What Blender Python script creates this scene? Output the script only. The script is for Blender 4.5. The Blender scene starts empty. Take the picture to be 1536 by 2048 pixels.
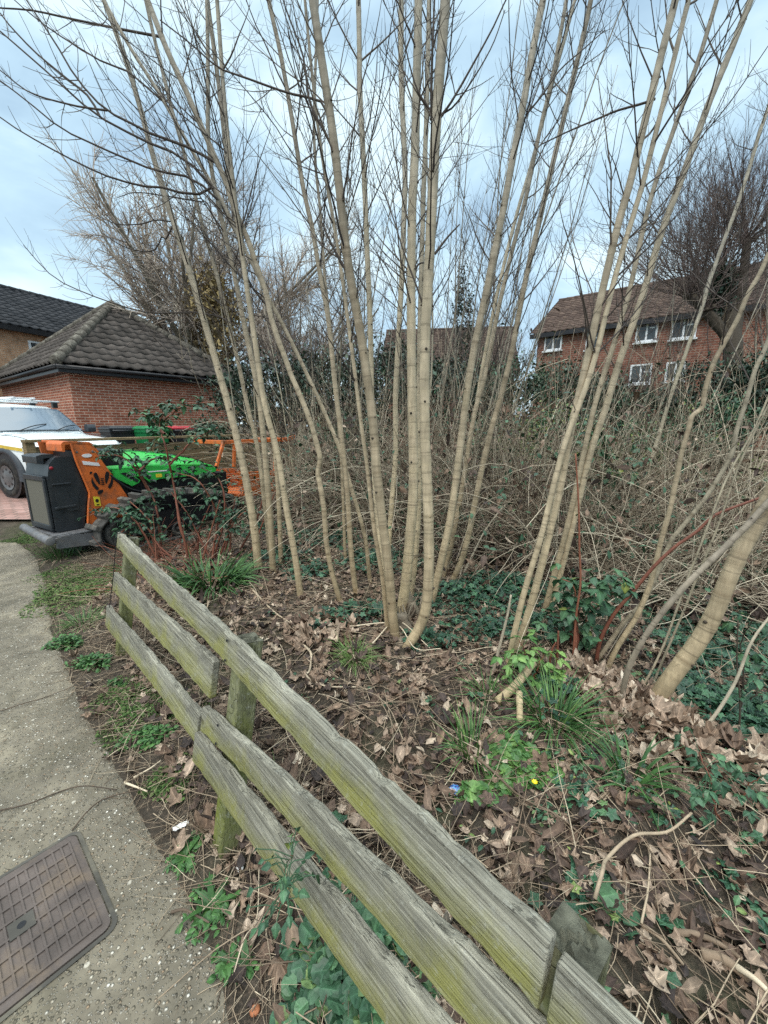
import bpy, math, random
import numpy as np
from math import radians, sin, cos, pi

scene = bpy.context.scene
rng = np.random.default_rng(11)
random.seed(5)

# ------------------------------------------------------------------ camera, sky, sun, exposure
F, PITCH, H = 800.0, radians(12.3), 1.5          # focal length in px of a 1536 px wide frame
CAMP = np.array([0.0, 0.0, H])
cam = bpy.data.cameras.new('camera')
cam.sensor_fit = 'HORIZONTAL'; cam.sensor_width = 36; cam.lens = 36 * F / 1536
cam.clip_start = 0.05; cam.clip_end = 600
co = bpy.data.objects.new('camera', cam); scene.collection.objects.link(co)
co.location = CAMP; co.rotation_euler = (pi / 2 - PITCH, 0, 0)
scene.camera = co
scene.view_settings.view_transform = 'Standard'; scene.view_settings.look = 'None'
scene.view_settings.exposure = 0.68; scene.view_settings.gamma = 1
scene.cycles.use_denoising = False
scene.cycles.max_bounces = 6; scene.cycles.diffuse_bounces = 3; scene.cycles.transparent_max_bounces = 6

SUN_EL, SUN_AZ = radians(48), radians(200)
world = bpy.data.worlds.new("World"); scene.world = world; world.use_nodes = True
def build_world():
    nt = world.node_tree; nt.nodes.clear(); L = nt.links.new
    out = nt.nodes.new('ShaderNodeOutputWorld'); bg = nt.nodes.new('ShaderNodeBackground')
    bg.inputs['Strength'].default_value = 0.1
    sky = nt.nodes.new('ShaderNodeTexSky'); sky.sky_type = 'NISHITA'; sky.sun_disc = False
    sky.sun_elevation = SUN_EL; sky.sun_rotation = SUN_AZ; sky.air_density = 1.2; sky.dust_density = 1.5
    tc = nt.nodes.new('ShaderNodeTexCoord')
    mp = nt.nodes.new('ShaderNodeMapping'); mp.inputs['Scale'].default_value = (1.0, 1.0, 2.2)
    mp.inputs['Location'].default_value = (3.1, 0.4, 0.2)
    n1 = nt.nodes.new('ShaderNodeTexNoise'); n1.inputs['Scale'].default_value = 3.1; n1.inputs['Detail'].default_value = 6
    n1.inputs['Roughness'].default_value = 0.5; n1.inputs['Distortion'].default_value = 0.4
    L(tc.outputs['Generated'], mp.inputs['Vector']); L(mp.outputs[0], n1.inputs['Vector'])
    cr = nt.nodes.new('ShaderNodeValToRGB')
    e = cr.color_ramp.elements
    e[0].position = 0.34; e[0].color = (3.3, 4.7, 5.9, 1)
    e[1].position = 0.64; e[1].color = (6.6, 8.1, 8.6, 1)
    m = cr.color_ramp.elements.new(0.5); m.color = (4.5, 6.2, 7.3, 1)
    L(n1.outputs['Fac'], cr.inputs['Fac'])
    mx = nt.nodes.new('ShaderNodeMix'); mx.data_type = 'RGBA'; mx.inputs['Factor'].default_value = 0.8
    L(sky.outputs[0], mx.inputs['A']); L(cr.outputs[0], mx.inputs['B'])
    # an overcast sky is much brighter overhead than near the horizon
    sp = nt.nodes.new('ShaderNodeSeparateXYZ'); L(tc.outputs['Generated'], sp.inputs[0])
    zr = nt.nodes.new('ShaderNodeMapRange'); zr.interpolation_type = 'SMOOTHSTEP'
    zr.inputs['From Min'].default_value = 0.6; zr.inputs['From Max'].default_value = 0.98
    zr.inputs['To Min'].default_value = 1.0; zr.inputs['To Max'].default_value = 4.2
    L(sp.outputs['Z'], zr.inputs['Value'])
    vm = nt.nodes.new('ShaderNodeVectorMath'); vm.operation = 'SCALE'
    L(mx.outputs['Result'], vm.inputs[0]); L(zr.outputs[0], vm.inputs['Scale'])
    # a warmer white overhead, the way a thin cloud layer lets the sun through
    mw = nt.nodes.new('ShaderNodeMix'); mw.data_type = 'RGBA'; mw.blend_type = 'MULTIPLY'; mw.inputs['Factor'].default_value = 1
    wr = nt.nodes.new('ShaderNodeMapRange'); wr.inputs['From Min'].default_value = 0.6; wr.inputs['From Max'].default_value = 0.95
    L(sp.outputs['Z'], wr.inputs['Value'])
    wc = nt.nodes.new('ShaderNodeMix'); wc.data_type = 'RGBA'; wc.inputs['A'].default_value = (1, 1, 1, 1); wc.inputs['B'].default_value = (1.25, 1.0, 0.84, 1)
    L(wr.outputs[0], wc.inputs['Factor'])
    L(vm.outputs[0], mw.inputs['A']); L(wc.outputs['Result'], mw.inputs['B'])
    L(mw.outputs['Result'], bg.inputs['Color']); L(bg.outputs[0], out.inputs[0])
build_world()
sl = bpy.data.lights.new('sun', 'SUN'); sl.energy = 1.1; sl.angle = radians(25); sl.color = (1, 0.95, 0.87)
so = bpy.data.objects.new('sun', sl); scene.collection.objects.link(so)
so.rotation_euler = (pi / 2 - SUN_EL, 0, radians(180) - SUN_AZ + radians(180)); so.location = (0, 0, 30)
so.rotation_euler = (radians(42), 0, radians(-20))

# ------------------------------------------------------------------ projection helpers (photo pixel -> point in the place)
def ray(x, y):
    r = (x - 768) / F; d = (y - 1024) / F
    return np.array([r, cos(PITCH) - d * sin(PITCH), -(sin(PITCH) + d * cos(PITCH))])
def ss(a, b, x):
    t = np.clip((x - a) / (b - a), 0, 1); return t * t * (3 - 2 * t)
EDGE_Y = np.array([-3, -.6, 0.25, .52, .75, 1.0, 1.27, 1.62, 1.95, 2.35, 2.75, 3.2, 3.7, 4.2, 4.6, 5.2, 7])
def gz(X, Y):
    X = np.asarray(X, float); Y = np.asarray(Y, float)
    z = 0.14 * ss(-3.4, -4.6, X) * ss(5.0, 6.6, Y) + 0.16 * ss(7.2, 10, Y) * ss(-1, -4, X)
    z = z - 0.22 * ss(1.75, 2.4, X) * ss(5.2, 4.2, X) * ss(.2, 1.2, Y) * ss(5.5, 4, Y)
    z = z + 0.6 * ss(11, 20, Y) * ss(3, 8, X)
    m = ss(0.05, 0.35, X - edge_x(Y)) * ss(9, 6, Y)
    z = z + m * (0.035 * np.sin(3.1 * X + 1.3 * Y) * np.sin(2.3 * Y - .7 * X + 1) + 0.018 * np.sin(9 * X + 2) * np.sin(8 * Y) + 0.02)
    return z
def edge_x(Y):
    return np.interp(Y, EDGE_Y, EDGE_X)
def at_z(x, y, z=0.0):
    v = ray(x, y); return CAMP + v * ((z - H) / v[2])
_e = np.array([at_z(x, y) for x, y in [(470, 2048), (440, 1920), (392, 1820), (340, 1740), (305, 1655), (245, 1585), (212, 1500), (160, 1410), (150, 1350), (108, 1300), (100, 1230), (88, 1150), (62, 1100), (0, 1066)]])
o = np.argsort(_e[:, 1])
EDGE_X = np.interp(EDGE_Y, _e[o, 1], _e[o, 0])
EDGE_X = np.where(EDGE_Y < _e[o][0, 1], _e[o][0, 0] + .45 * (_e[o][0, 1] - EDGE_Y), EDGE_X)
def ground(x, y):
    z = 0.0
    for _ in range(6):
        P = at_z(x, y, z); z = float(gz(P[0], P[1]))
    return P
def on_plane(x, y, p0, n):
    v = ray(x, y); return CAMP + v * (np.dot(np.asarray(p0) - CAMP, n) / np.dot(v, n))
def at_t(x, y, t):
    return CAMP + ray(x, y) * t
def upright(x, y, P0, k=0.0):                     # a point seen at pixel x, y in an upright plane through P0, leaning away by k
    return on_plane(x, y, P0, np.array([0, 1, -k]))

# ------------------------------------------------------------------ mesh building
class MB:
    def __init__(s): s.V = []; s.Q = []; s.T = []; s.A = []; s.B = []; s.n = 0; s.QM = []; s.TM = []
    def add(s, V, Q=None, T=None, tint=0.5, along=0.0, mi=0):
        V = np.asarray(V, float).reshape(-1, 3); m = len(V)
        if Q is not None and len(Q): Q = np.asarray(Q).reshape(-1, 4); s.Q.append(Q + s.n); s.QM.append(np.full(len(Q), mi))
        if T is not None and len(T): T = np.asarray(T).reshape(-1, 3); s.T.append(T + s.n); s.TM.append(np.full(len(T), mi))
        s.V.append(V); s.A.append(np.broadcast_to(np.asarray(tint, float), (m,))); s.B.append(np.broadcast_to(np.asarray(along, float), (m,)))
        s.n += m; return s
    def build(s, name, mats, parent=None, smooth=True):
        V = np.concatenate(s.V); me = bpy.data.meshes.new(name)
        Q = np.concatenate(s.Q) if s.Q else np.zeros((0, 4), int); T = np.concatenate(s.T) if s.T else np.zeros((0, 3), int)
        me.vertices.add(len(V)); me.vertices.foreach_set('co', V.astype(np.float32).ravel())
        li = np.concatenate([Q.ravel(), T.ravel()]); me.loops.add(len(li)); me.loops.foreach_set('vertex_index', li.astype(np.int32))
        nf = len(Q) + len(T); me.polygons.add(nf)
        st = np.concatenate([np.arange(len(Q)) * 4, len(Q) * 4 + np.arange(len(T)) * 3])
        me.polygons.foreach_set('loop_start', st.astype(np.int32))
        try: me.polygons.foreach_set('loop_total', np.concatenate([np.full(len(Q), 4), np.full(len(T), 3)]).astype(np.int32))
        except Exception: pass
        mi = np.concatenate([np.concatenate(s.QM) if s.QM else np.zeros(0, int), np.concatenate(s.TM) if s.TM else np.zeros(0, int)])
        me.polygons.foreach_set('material_index', mi.astype(np.int32))
        me.polygons.foreach_set('use_smooth', np.full(nf, smooth))
        a = me.attributes.new('tint', 'FLOAT', 'POINT'); a.data.foreach_set('value', np.concatenate(s.A).astype(np.float32))
        b = me.attributes.new('along', 'FLOAT', 'POINT'); b.data.foreach_set('value', np.concatenate(s.B).astype(np.float32))
        for m in (mats if isinstance(mats, (list, tuple)) else [mats]): me.materials.append(m)
        me.update(calc_edges=True); me.validate()
        ob = bpy.data.objects.new(name, me); scene.collection.objects.link(ob)
        if parent is not None: ob.parent = parent
        return ob
def tag(o, label=None, cat=None, group=None, kind=None):
    if label: o['label'] = label
    if cat: o['category'] = cat
    if group: o['group'] = group
    if kind: o['kind'] = kind
    return o
def empty(name, loc=(0, 0, 0), rz=0.0):
    o = bpy.data.objects.new(name, None); scene.collection.objects.link(o)
    o.location = loc; o.rotation_euler = (0, 0, rz); o.empty_display_size = .1; return o

def norm(a): return a / np.maximum(np.linalg.norm(a, axis=-1, keepdims=True), 1e-9)
def tubes(mb, P, r, k=4, tint=0.5, along=None, mi=0, cap=False):     # P (M,N,3), r (M,N): M tubes at once
    P = np.asarray(P, float); r = np.asarray(r, float)
    if P.ndim == 2: P = P[None]; r = np.broadcast_to(r, P.shape[:2])
    M, N = P.shape[:2]; r = np.broadcast_to(r, (M, N))
    T = norm(np.gradient(P, axis=1)); mean = norm(P[:, -1] - P[:, 0])
    ref = np.where((np.abs(mean[:, 2:3]) > .75), np.array([[1.0, .15, 0]]), np.array([[0.05, .1, 1.0]]))
    U = norm(np.cross(T, ref[:, None, :])); W = np.cross(T, U)
    a = np.arange(k) * 2 * pi / k
    V = P[:, :, None, :] + r[:, :, None, None] * (np.cos(a)[None, None, :, None] * U[:, :, None, :] + np.sin(a)[None, None, :, None] * W[:, :, None, :])
    idx = np.arange(M * N * k).reshape(M, N, k)
    A = idx[:, :-1]; B = idx[:, 1:]
    Q = np.stack([A, np.roll(A, -1, 2), np.roll(B, -1, 2), B], -1).reshape(-1, 4)
    tt = np.broadcast_to(np.asarray(tint, float).reshape(-1, 1, 1) if np.ndim(tint) else tint, (M, N, k)).ravel()
    if along is None:
        d = np.concatenate([np.zeros((M, 1)), np.cumsum(np.linalg.norm(np.diff(P, axis=1), axis=2), 1)], 1)
        al = np.broadcast_to(d[:, :, None], (M, N, k)).ravel()
    else: al = np.broadcast_to(np.asarray(along).reshape(M, N, 1), (M, N, k)).ravel()
    VV = V.reshape(-1, 3); Tt = None
    if cap:
        c0 = len(VV); VV = np.concatenate([VV, P[:, 0], P[:, -1]])
        tr = []
        for m in range(M):
            for j in range(k):
                tr.append((c0 + m, idx[m, 0, (j + 1) % k], idx[m, 0, j])); tr.append((c0 + M + m, idx[m, -1, j], idx[m, -1, (j + 1) % k]))
        Tt = tr; tt = np.concatenate([tt, np.full(2 * M, tt[0])]); al = np.concatenate([al, np.zeros(M), np.full(M, al.max())])
    mb.add(VV, Q, Tt, tt, al, mi)
def grow(base, d, L, N, bend=0.0, wig=0.05, g=None):                   # march N points from each base, bending upward by `bend`
    g = g or rng
    M = len(base); P = np.zeros((M, N, 3)); P[:, 0] = base; d = norm(np.asarray(d, float)); st = (np.asarray(L) / (N - 1)).reshape(-1, 1)
    bend = np.broadcast_to(np.asarray(bend, float), (M,)).reshape(-1, 1)
    for i in range(1, N):
        d = norm(d + np.array([[0, 0, 1.0]]) * bend / (N - 1) + g.normal(0, wig, (M, 3))); P[:, i] = P[:, i - 1] + d * st
    return P
def catmull(P, n):
    P = np.asarray(P, float)
    Q = np.vstack([2 * P[0] - P[1], P, 2 * P[-1] - P[-2]]); out = []
    L = np.concatenate([[0], np.cumsum(np.linalg.norm(np.diff(P, axis=0), axis=1))])
    s = np.linspace(0, L[-1], n); k = np.clip(np.searchsorted(L, s, 'right') - 1, 0, len(P) - 2)
    u = ((s - L[k]) / np.maximum(L[k + 1] - L[k], 1e-9))[:, None]
    a, b, c, d = Q[k], Q[k + 1], Q[k + 2], Q[k + 3]
    return .5 * (2 * b + (c - a) * u + (2 * a - 5 * b + 4 * c - d) * u ** 2 + (3 * b - a - 3 * c + d) * u ** 3)
def boxv(c, hx, hy, hz, ax=np.eye(3)):
    ax = np.asarray(ax, float); s = np.array([[i, j, k] for i in (-1, 1) for j in (-1, 1) for k in (-1, 1)], float) * [hx, hy, hz]
    return np.asarray(c) + s @ ax
BOXQ = [(0, 1, 3, 2), (4, 6, 7, 5), (0, 4, 5, 1), (2, 3, 7, 6), (0, 2, 6, 4), (1, 5, 7, 3)]
def bevel(ob, w=.01, seg=2):
    m = ob.modifiers.new('bevel', 'BEVEL'); m.width = w; m.segments = seg; m.limit_method = 'ANGLE'; m.angle_limit = radians(35); return ob
def poly_prism(mb, pts, d0, d1, f, tint=.5, mi=0, mi2=None):         # outline pts (u,v) extruded from d0 to d1, f(u,v,d) -> xyz
    n = len(pts); V = [f(u, v, d0) for u, v in pts] + [f(u, v, d1) for u, v in pts]
    from mathutils.geometry import tessellate_polygon
    from mathutils import Vector
    tr = tessellate_polygon([[Vector((u, v, 0)) for u, v in pts]])
    T = [tuple(t) for t in tr] + [tuple(n + i for i in reversed(t)) for t in tr]
    Q = [(i, (i + 1) % n, n + (i + 1) % n, n + i) for i in range(n)]
    mb.add(V, None, T, tint, 0, mi); mb.add(V, Q, None, tint, 0, mi if mi2 is None else mi2)
def rot(yaw, tilt, roll):
    cy, sy, cx, sx, cr, sr = np.cos(yaw), np.sin(yaw), np.cos(tilt), np.sin(tilt), np.cos(roll), np.sin(roll)
    Z = np.zeros((len(yaw), 3, 3)); A = Z.copy(); B = Z.copy(); C = Z.copy()
    A[:, 0, 0] = cy; A[:, 0, 1] = -sy; A[:, 1, 0] = sy; A[:, 1, 1] = cy; A[:, 2, 2] = 1
    B[:, 0, 0] = 1; B[:, 1, 1] = cx; B[:, 1, 2] = -sx; B[:, 2, 1] = sx; B[:, 2, 2] = cx
    C[:, 1, 1] = 1; C[:, 0, 0] = cr; C[:, 0, 2] = sr; C[:, 2, 0] = -sr; C[:, 2, 2] = cr
    return A @ B @ C

# leaf shapes: local +y to the tip, blade in the xy plane
VEIN = {}; KEEP = []
def lobed(pts):
    K = len(pts); o = np.array([[r * cos(radians(a)), r * sin(radians(a)), 0] for a, r in pts])
    V = np.vstack([[0, 0, 0], o * .5, o]); i = np.arange(K); j = (i + 1) % K
    T = np.stack([np.zeros(K, int), 1 + i, 1 + j], 1); Q = np.stack([1 + i, 1 + K + i, 1 + K + j, 1 + j], 1)
    rr = np.array([p[1] for p in pts]); mx = (rr > np.roll(rr, 1)) & (rr >= np.roll(rr, -1)); VEIN[id(V)] = np.concatenate([[1.0], mx * 1.0, mx * .9]); KEEP.append(V); return V, Q, T
SYC = lobed([(270, .2), (292, .42), (315, .62), (335, .68), (352, .58), (8, .6), (24, .82), (42, .95), (54, .8), (66, .66), (78, .9), (90, 1.05), (102, .9), (114, .66), (126, .8), (138, .95), (156, .82), (172, .6), (188, .58), (205, .68), (225, .62), (248, .42)])
TORN = lobed([(270, .3), (300, .6), (325, .45), (350, .75), (15, .6), (40, .9), (70, .7), (95, .95), (120, .6), (150, .55), (180, .8), (210, .5), (240, .6)])
IVY = lobed([(270, .3), (310, .62), (350, .5), (20, .8), (55, .55), (90, 1.0), (125, .55), (160, .8), (190, .5), (230, .62)])
ROUND = lobed([(270, .55), (305, .95), (340, 1.0), (20, 1.0), (60, .98), (90, 1.0), (120, .98), (160, 1.0), (200, 1.0), (235, .95)])
def ovate(n=5, w=.36):
    V = []; 
    for i in range(n + 1):
        u = i / n; h = w * sin(pi * u ** .75) * (1 + .12 * (-1) ** i if 0 < i < n else 1); V += [(-h, u, .12 * h), (0, u, 0), (h, u, .12 * h)]
    Q = []
    for i in range(n):
        a = 3 * i; Q += [(a, a + 1, a + 4, a + 3), (a + 1, a + 2, a + 5, a + 4)]
    V = np.array(V, float); VEIN[id(V)] = np.tile([0.0, 1.0, 0.0], n + 1); KEEP.append(V); return V, np.array(Q), None
OVATE = ovate(); OVAL3 = ovate(3, .3); NETTLE = ovate(7, .34)
def leaves(mb, tpl, pos, size, yaw, tilt, roll, curl=0.0, fold=0.0, tint=0.5, wave=0.0, mi=0, g=None):
    g = g or rng
    V, Q, T = tpl; M = len(pos); n = len(V)
    if M == 0: return
    b = lambda a: np.broadcast_to(np.asarray(a, float), (M,))
    X = np.repeat(V[None], M, 0).copy(); r2 = X[:, :, 0] ** 2 + X[:, :, 1] ** 2
    X[:, :, 2] += b(curl)[:, None] * r2 + b(fold)[:, None] * np.abs(X[:, :, 0])
    if np.any(wave):
        ph = g.uniform(0, 6.28, (M, 4)); rr = np.sqrt(r2); th = np.arctan2(X[:, :, 1], X[:, :, 0]); wv = b(wave)[:, None]
        X[:, :, 2] += wv * rr * (np.sin(th * 2 + ph[:, :1]) + .7 * np.sin(th * 5 + ph[:, 1:2]) * rr)
        X[:, :, 0] += wv * .35 * np.sin(3.5 * X[:, :, 1] + ph[:, 2:3]); X[:, :, 1] += wv * .35 * np.sin(3.5 * X[:, :, 0] + ph[:, 3:4]); X[:, :, 2] += wv * .12 * g.normal(0, 1, (M, n)) * rr
    R = rot(b(yaw), b(tilt), b(roll)); X = np.einsum('mij,mnj->mni', R, X * b(size)[:, None, None]) + np.asarray(pos)[:, None, :]
    off = (np.arange(M) * n)[:, None, None]
    mb.add(X.reshape(-1, 3), (Q[None] + off).reshape(-1, 4) if Q is not None else None, (T[None] + off).reshape(-1, 3) if T is not None else None, np.repeat(b(tint), n), np.tile(VEIN.get(id(V), np.full(n, .5)), M), mi)
def blades(mb, base, d, L, w, bend, tint, N=6, g=None):               # grass blades: flat tapering strips
    g = g or rng
    P = grow(base, d, L, N, bend, .04, g); T = norm(np.gradient(P, axis=1)); S = norm(np.cross(T, np.array([0.0, 0, 1]) + g.normal(0, .3, (len(base), 1, 3))))
    u = np.linspace(0, 1, N); ww = (np.asarray(w).reshape(-1, 1) * (1 - u ** 2.2)[None] * (.7 + .3 * np.sin(u * pi))[None])[:, :, None]
    V = np.stack([P - S * ww, P + S * ww], 2); M = len(base); idx = np.arange(M * N * 2).reshape(M, N, 2)
    Q = np.stack([idx[:, :-1, 0], idx[:, :-1, 1], idx[:, 1:, 1], idx[:, 1:, 0]], -1).reshape(-1, 4)
    mb.add(V.reshape(-1, 3), Q, None, np.repeat(np.broadcast_to(tint, (M,)), N * 2), 0)
def U(a, b, n): return rng.uniform(a, b, n)

# ------------------------------------------------------------------ materials
def nd(nt, t, ins=None, **props):
    n = nt.nodes.new(t)
    for k, v in props.items(): setattr(n, k, v)
    for k, v in (ins or {}).items():
        s = n.inputs[k]
        if hasattr(v, 'is_output') or isinstance(v, bpy.types.NodeSocket): nt.links.new(v, s)
        else: s.default_value = v
    return n
def c4(c): return (c[0], c[1], c[2], 1)
def ramp(nt, fac, stops, interp='LINEAR'):
    n = nt.nodes.new('ShaderNodeValToRGB'); r = n.color_ramp; r.interpolation = interp
    r.elements[0].position = stops[0][0]; r.elements[0].color = c4(stops[0][1]); r.elements[1].position = stops[-1][0]; r.elements[1].color = c4(stops[-1][1])
    for p, c in stops[1:-1]: r.elements.new(p).color = c4(c)
    nt.links.new(fac, n.inputs[0]); return n.outputs[0]
def newmat(name, rough=.8, spec=.3):
    m = bpy.data.materials.new(name); m.use_nodes = True; nt = m.node_tree; b = nt.nodes['Principled BSDF']
    b.inputs['Roughness'].default_value = rough; b.inputs['Specular IOR Level'].default_value = spec; return m, nt, b
def mixc(nt, fac, a, b, mode='MIX'):
    n = nt.nodes.new('ShaderNodeMix'); n.data_type = 'RGBA'; n.blend_type = mode
    for k, v in (('Factor', fac), ('A', a), ('B', b)):
        s = n.inputs[k]
        if isinstance(v, bpy.types.NodeSocket): nt.links.new(v, s)
        else: s.default_value = v if k == 'Factor' else c4(v)
    return n.outputs['Result']
def mth(nt, op, a, b=0.0, clamp=False):
    n = nt.nodes.new('ShaderNodeMath'); n.operation = op; n.use_clamp = clamp
    for i, v in enumerate((a, b)):
        if isinstance(v, bpy.types.NodeSocket): nt.links.new(v, n.inputs[i])
        else: n.inputs[i].default_value = v
    return n.outputs[0]
def coords(nt, kind='Object', scale=(1, 1, 1), src=None):
    tc = src or nt.nodes.new('ShaderNodeTexCoord').outputs[kind]
    return nd(nt, 'ShaderNodeMapping', {'Vector': tc, 'Scale': scale}).outputs[0]
def noise(nt, vec, scale, detail=4, rough=.55, dist=0.0):
    return nd(nt, 'ShaderNodeTexNoise', {'Vector': vec, 'Scale': scale, 'Detail': detail, 'Roughness': rough, 'Distortion': dist}).outputs['Fac']
def attr(nt, name): return nd(nt, 'ShaderNodeAttribute', attribute_name=name).outputs['Fac']
def bump(nt, b, h, strength=.4, dist=.01):
    n = nd(nt, 'ShaderNodeBump', {'Height': h, 'Strength': strength, 'Distance': dist}); nt.links.new(n.outputs[0], b.inputs['Normal'])
def setc(nt, b, c):
    if isinstance(c, bpy.types.NodeSocket): nt.links.new(c, b.inputs['Base Color'])
    else: b.inputs['Base Color'].default_value = c4(c)

def plain(name, col, rough=.5, spec=.4, metal=0.0, var=.15, nscale=6, dirt=None, bumpy=0.0):
    m, nt, b = newmat(name, rough, spec); b.inputs['Metallic'].default_value = metal
    v = coords(nt); n = noise(nt, v, nscale, 6)
    c = ramp(nt, n, [(.3, [x * (1 - var) for x in col]), (.7, [min(1, x * (1 + var)) for x in col])])
    if dirt:
        n2 = noise(nt, v, nscale * .6, 8, .7, .5); f = ramp(nt, n2, [(.5, (0, 0, 0)), (.68, (1, 1, 1))]); c = mixc(nt, mth(nt, 'MULTIPLY', f, dirt[1]), c, dirt[0])
    setc(nt, b, c)
    if bumpy: bump(nt, b, noise(nt, v, nscale * 14, 4), bumpy, .004)
    return m
def tinted(name, stops, rough=.7, spec=.25, nscale=25, namt=.25, trans=0.0, vein=0.0):
    m, nt, b = newmat(name, rough, spec); t = attr(nt, 'tint'); v = coords(nt)
    c = ramp(nt, t, stops); n = noise(nt, v, nscale, 4)
    k = ramp(nt, n, [(.25, (1 - namt,) * 3), (.75, (1 + namt,) * 3)]); c = mixc(nt, 1.0, c, k, 'MULTIPLY'); setc(nt, b, c)
    if vein:
        al = attr(nt, 'along'); c = mixc(nt, 1.0, c, ramp(nt, al, [(.0, (1 - .25 * vein,) * 3), (.5, (1,) * 3), (.8, (1 + .12 * vein,) * 3), (.95, (1 + .7 * vein,) * 3)]), 'MULTIPLY'); setc(nt, b, c)
        bump(nt, b, mth(nt, 'ADD', mth(nt, 'MULTIPLY', n, .5), al), .5, .006)
    return m
def bark_mat(name, low, high, grey):
    m, nt, b = newmat(name, .75, .25); al = attr(nt, 'along'); t = attr(nt, 'tint'); v = coords(nt)
    vs = coords(nt, 'Object', (1, 1, .12)); n = noise(nt, vs, 45, 6, .6, .3); n2 = noise(nt, v, 7, 5, .6)
    base = ramp(nt, mth(nt, 'MULTIPLY', al, .25), [(0, low), (.25, high), (.9, grey)])
    base = mixc(nt, 1.0, base, ramp(nt, n, [(.25, (.72,) * 3), (.75, (1.22,) * 3)]), 'MULTIPLY')
    base = mixc(nt, 1.0, base, ramp(nt, n2, [(.3, (.78, .77, .74)), (.7, (1.16, 1.13, 1.1))]), 'MULTIPLY')
    base = mixc(nt, 1.0, base, ramp(nt, t, [(0, (.42, .38, .34)), (.2, (.62, .6, .58)), (.5, (1, 1, 1)), (1, (1.3, 1.3, 1.22))]), 'MULTIPLY')
    # fine rings round the stem and small lenticels
    cx = nd(nt, 'ShaderNodeCombineXYZ', {'X': mth(nt, 'MULTIPLY', al, 1.0), 'Y': mth(nt, 'MULTIPLY', n2, .02)}).outputs[0]
    ring = noise(nt, nd(nt, 'ShaderNodeMapping', {'Vector': cx, 'Scale': (1, 1, 1)}).outputs[0], 62, 2, .5)
    rf = ramp(nt, ring, [(.58, (0, 0, 0)), (.66, (1, 1, 1))]); base = mixc(nt, mth(nt, 'MULTIPLY', rf, .42), base, (.075, .06, .04))
    vo = nd(nt, 'ShaderNodeTexVoronoi', {'Vector': coords(nt, 'Object', (1, 1, 1.7)), 'Scale': 70.0}).outputs['Distance']
    lf = ramp(nt, vo, [(.08, (1, 1, 1)), (.2, (0, 0, 0))]); base = mixc(nt, mth(nt, 'MULTIPLY', lf, .35), base, (.35, .31, .23))
    n4 = noise(nt, v, 3.5, 8, .75, .8); gf = ramp(nt, n4, [(.55, (0, 0, 0)), (.72, (1, 1, 1))]); base = mixc(nt, mth(nt, 'MULTIPLY', gf, .32), base, (.22, .19, .1))
    n3 = noise(nt, v, 18, 6, .7, 1.0); df = ramp(nt, n3, [(.62, (0, 0, 0)), (.72, (1, 1, 1))]); base = mixc(nt, mth(nt, 'MULTIPLY', df, .5), base, (.11, .095, .06))
    setc(nt, b, base); bump(nt, b, n, .35, .004); return m
M = {}
M['bark'] = bark_mat('bark', (.46, .365, .225), (.48, .395, .27), (.31, .285, .235))
M['bark_grey'] = bark_mat('bark_grey', (.24, .2, .15), (.25, .215, .175), (.2, .18, .16))
M['bark_far'] = bark_mat('bark_far', (.33, .28, .2), (.34, .3, .22), (.26, .24, .2))
M['twig'] = tinted('twig', [(0, (.03, .025, .025)), (.5, (.075, .06, .05)), (1, (.16, .13, .1))], .7, .2)
M['knob'] = tinted('knob', [(0, (.045, .035, .028)), (1, (.12, .1, .07))], .8, .2)
M['willow'] = tinted('willow', [(0, (.23, .19, .165)), (.6, (.4, .335, .275)), (1, (.52, .44, .35))], .8, .2)
M['pollard'] = tinted('pollard', [(0, (.05, .04, .035)), (.6, (.12, .09, .08)), (1, (.22, .17, .15))], .8, .2)
M['cane'] = tinted('cane', [(0, (.07, .055, .04)), (.3, (.19, .145, .10)), (.65, (.36, .3, .22)), (1, (.55, .48, .36))], .8, .2)
M['cane_red'] = tinted('cane_red', [(0, (.10, .03, .02)), (1, (.26, .10, .06))], .6, .3)
M['stick'] = tinted('stick', [(0, (.08, .06, .045)), (.4, (.22, .16, .11)), (.75, (.42, .33, .23)), (1, (.62, .52, .38))], .85, .2)
M['litter'] = tinted('litter', [(0, (.028, .022, .02)), (.2, (.065, .044, .035)), (.42, (.14, .092, .064)), (.6, (.215, .145, .098)), (.76, (.33, .245, .18)), (.88, (.44, .35, .26)), (1, (.58, .49, .38))], .7, .35, 55, .4, vein=.8)
M['ivy'] = tinted('ivy', [(0, (.012, .04, .022)), (.6, (.028, .085, .045)), (1, (.06, .15, .07))], .45, .5, 40, .3, vein=.6)
M['bramble'] = tinted('bramble', [(0, (.015, .045, .022)), (.6, (.04, .10, .05)), (.9, (.075, .16, .07)), (1, (.22, .26, .06))], .5, .45, 40, .3, vein=.6)
M['fresh'] = tinted('fresh', [(0, (.025, .075, .022)), (.6, (.065, .155, .04)), (1, (.17, .28, .075))], .5, .4, 40, .25, vein=.6)
M['evergreen'] = tinted('evergreen', [(0, (.012, .025, .015)), (.6, (.035, .065, .04)), (1, (.085, .125, .07))], .5, .4, 30, .3)
M['thuja'] = tinted('thuja', [(0, (.08, .06, .03)), (.5, (.19, .145, .07)), (1, (.33, .25, .11))], .8, .2, 30, .3)
M['moss'] = tinted('moss', [(0, (.03, .06, .02)), (.6, (.075, .13, .04)), (1, (.17, .2, .08))], .9, .1, 60, .3)

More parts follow.
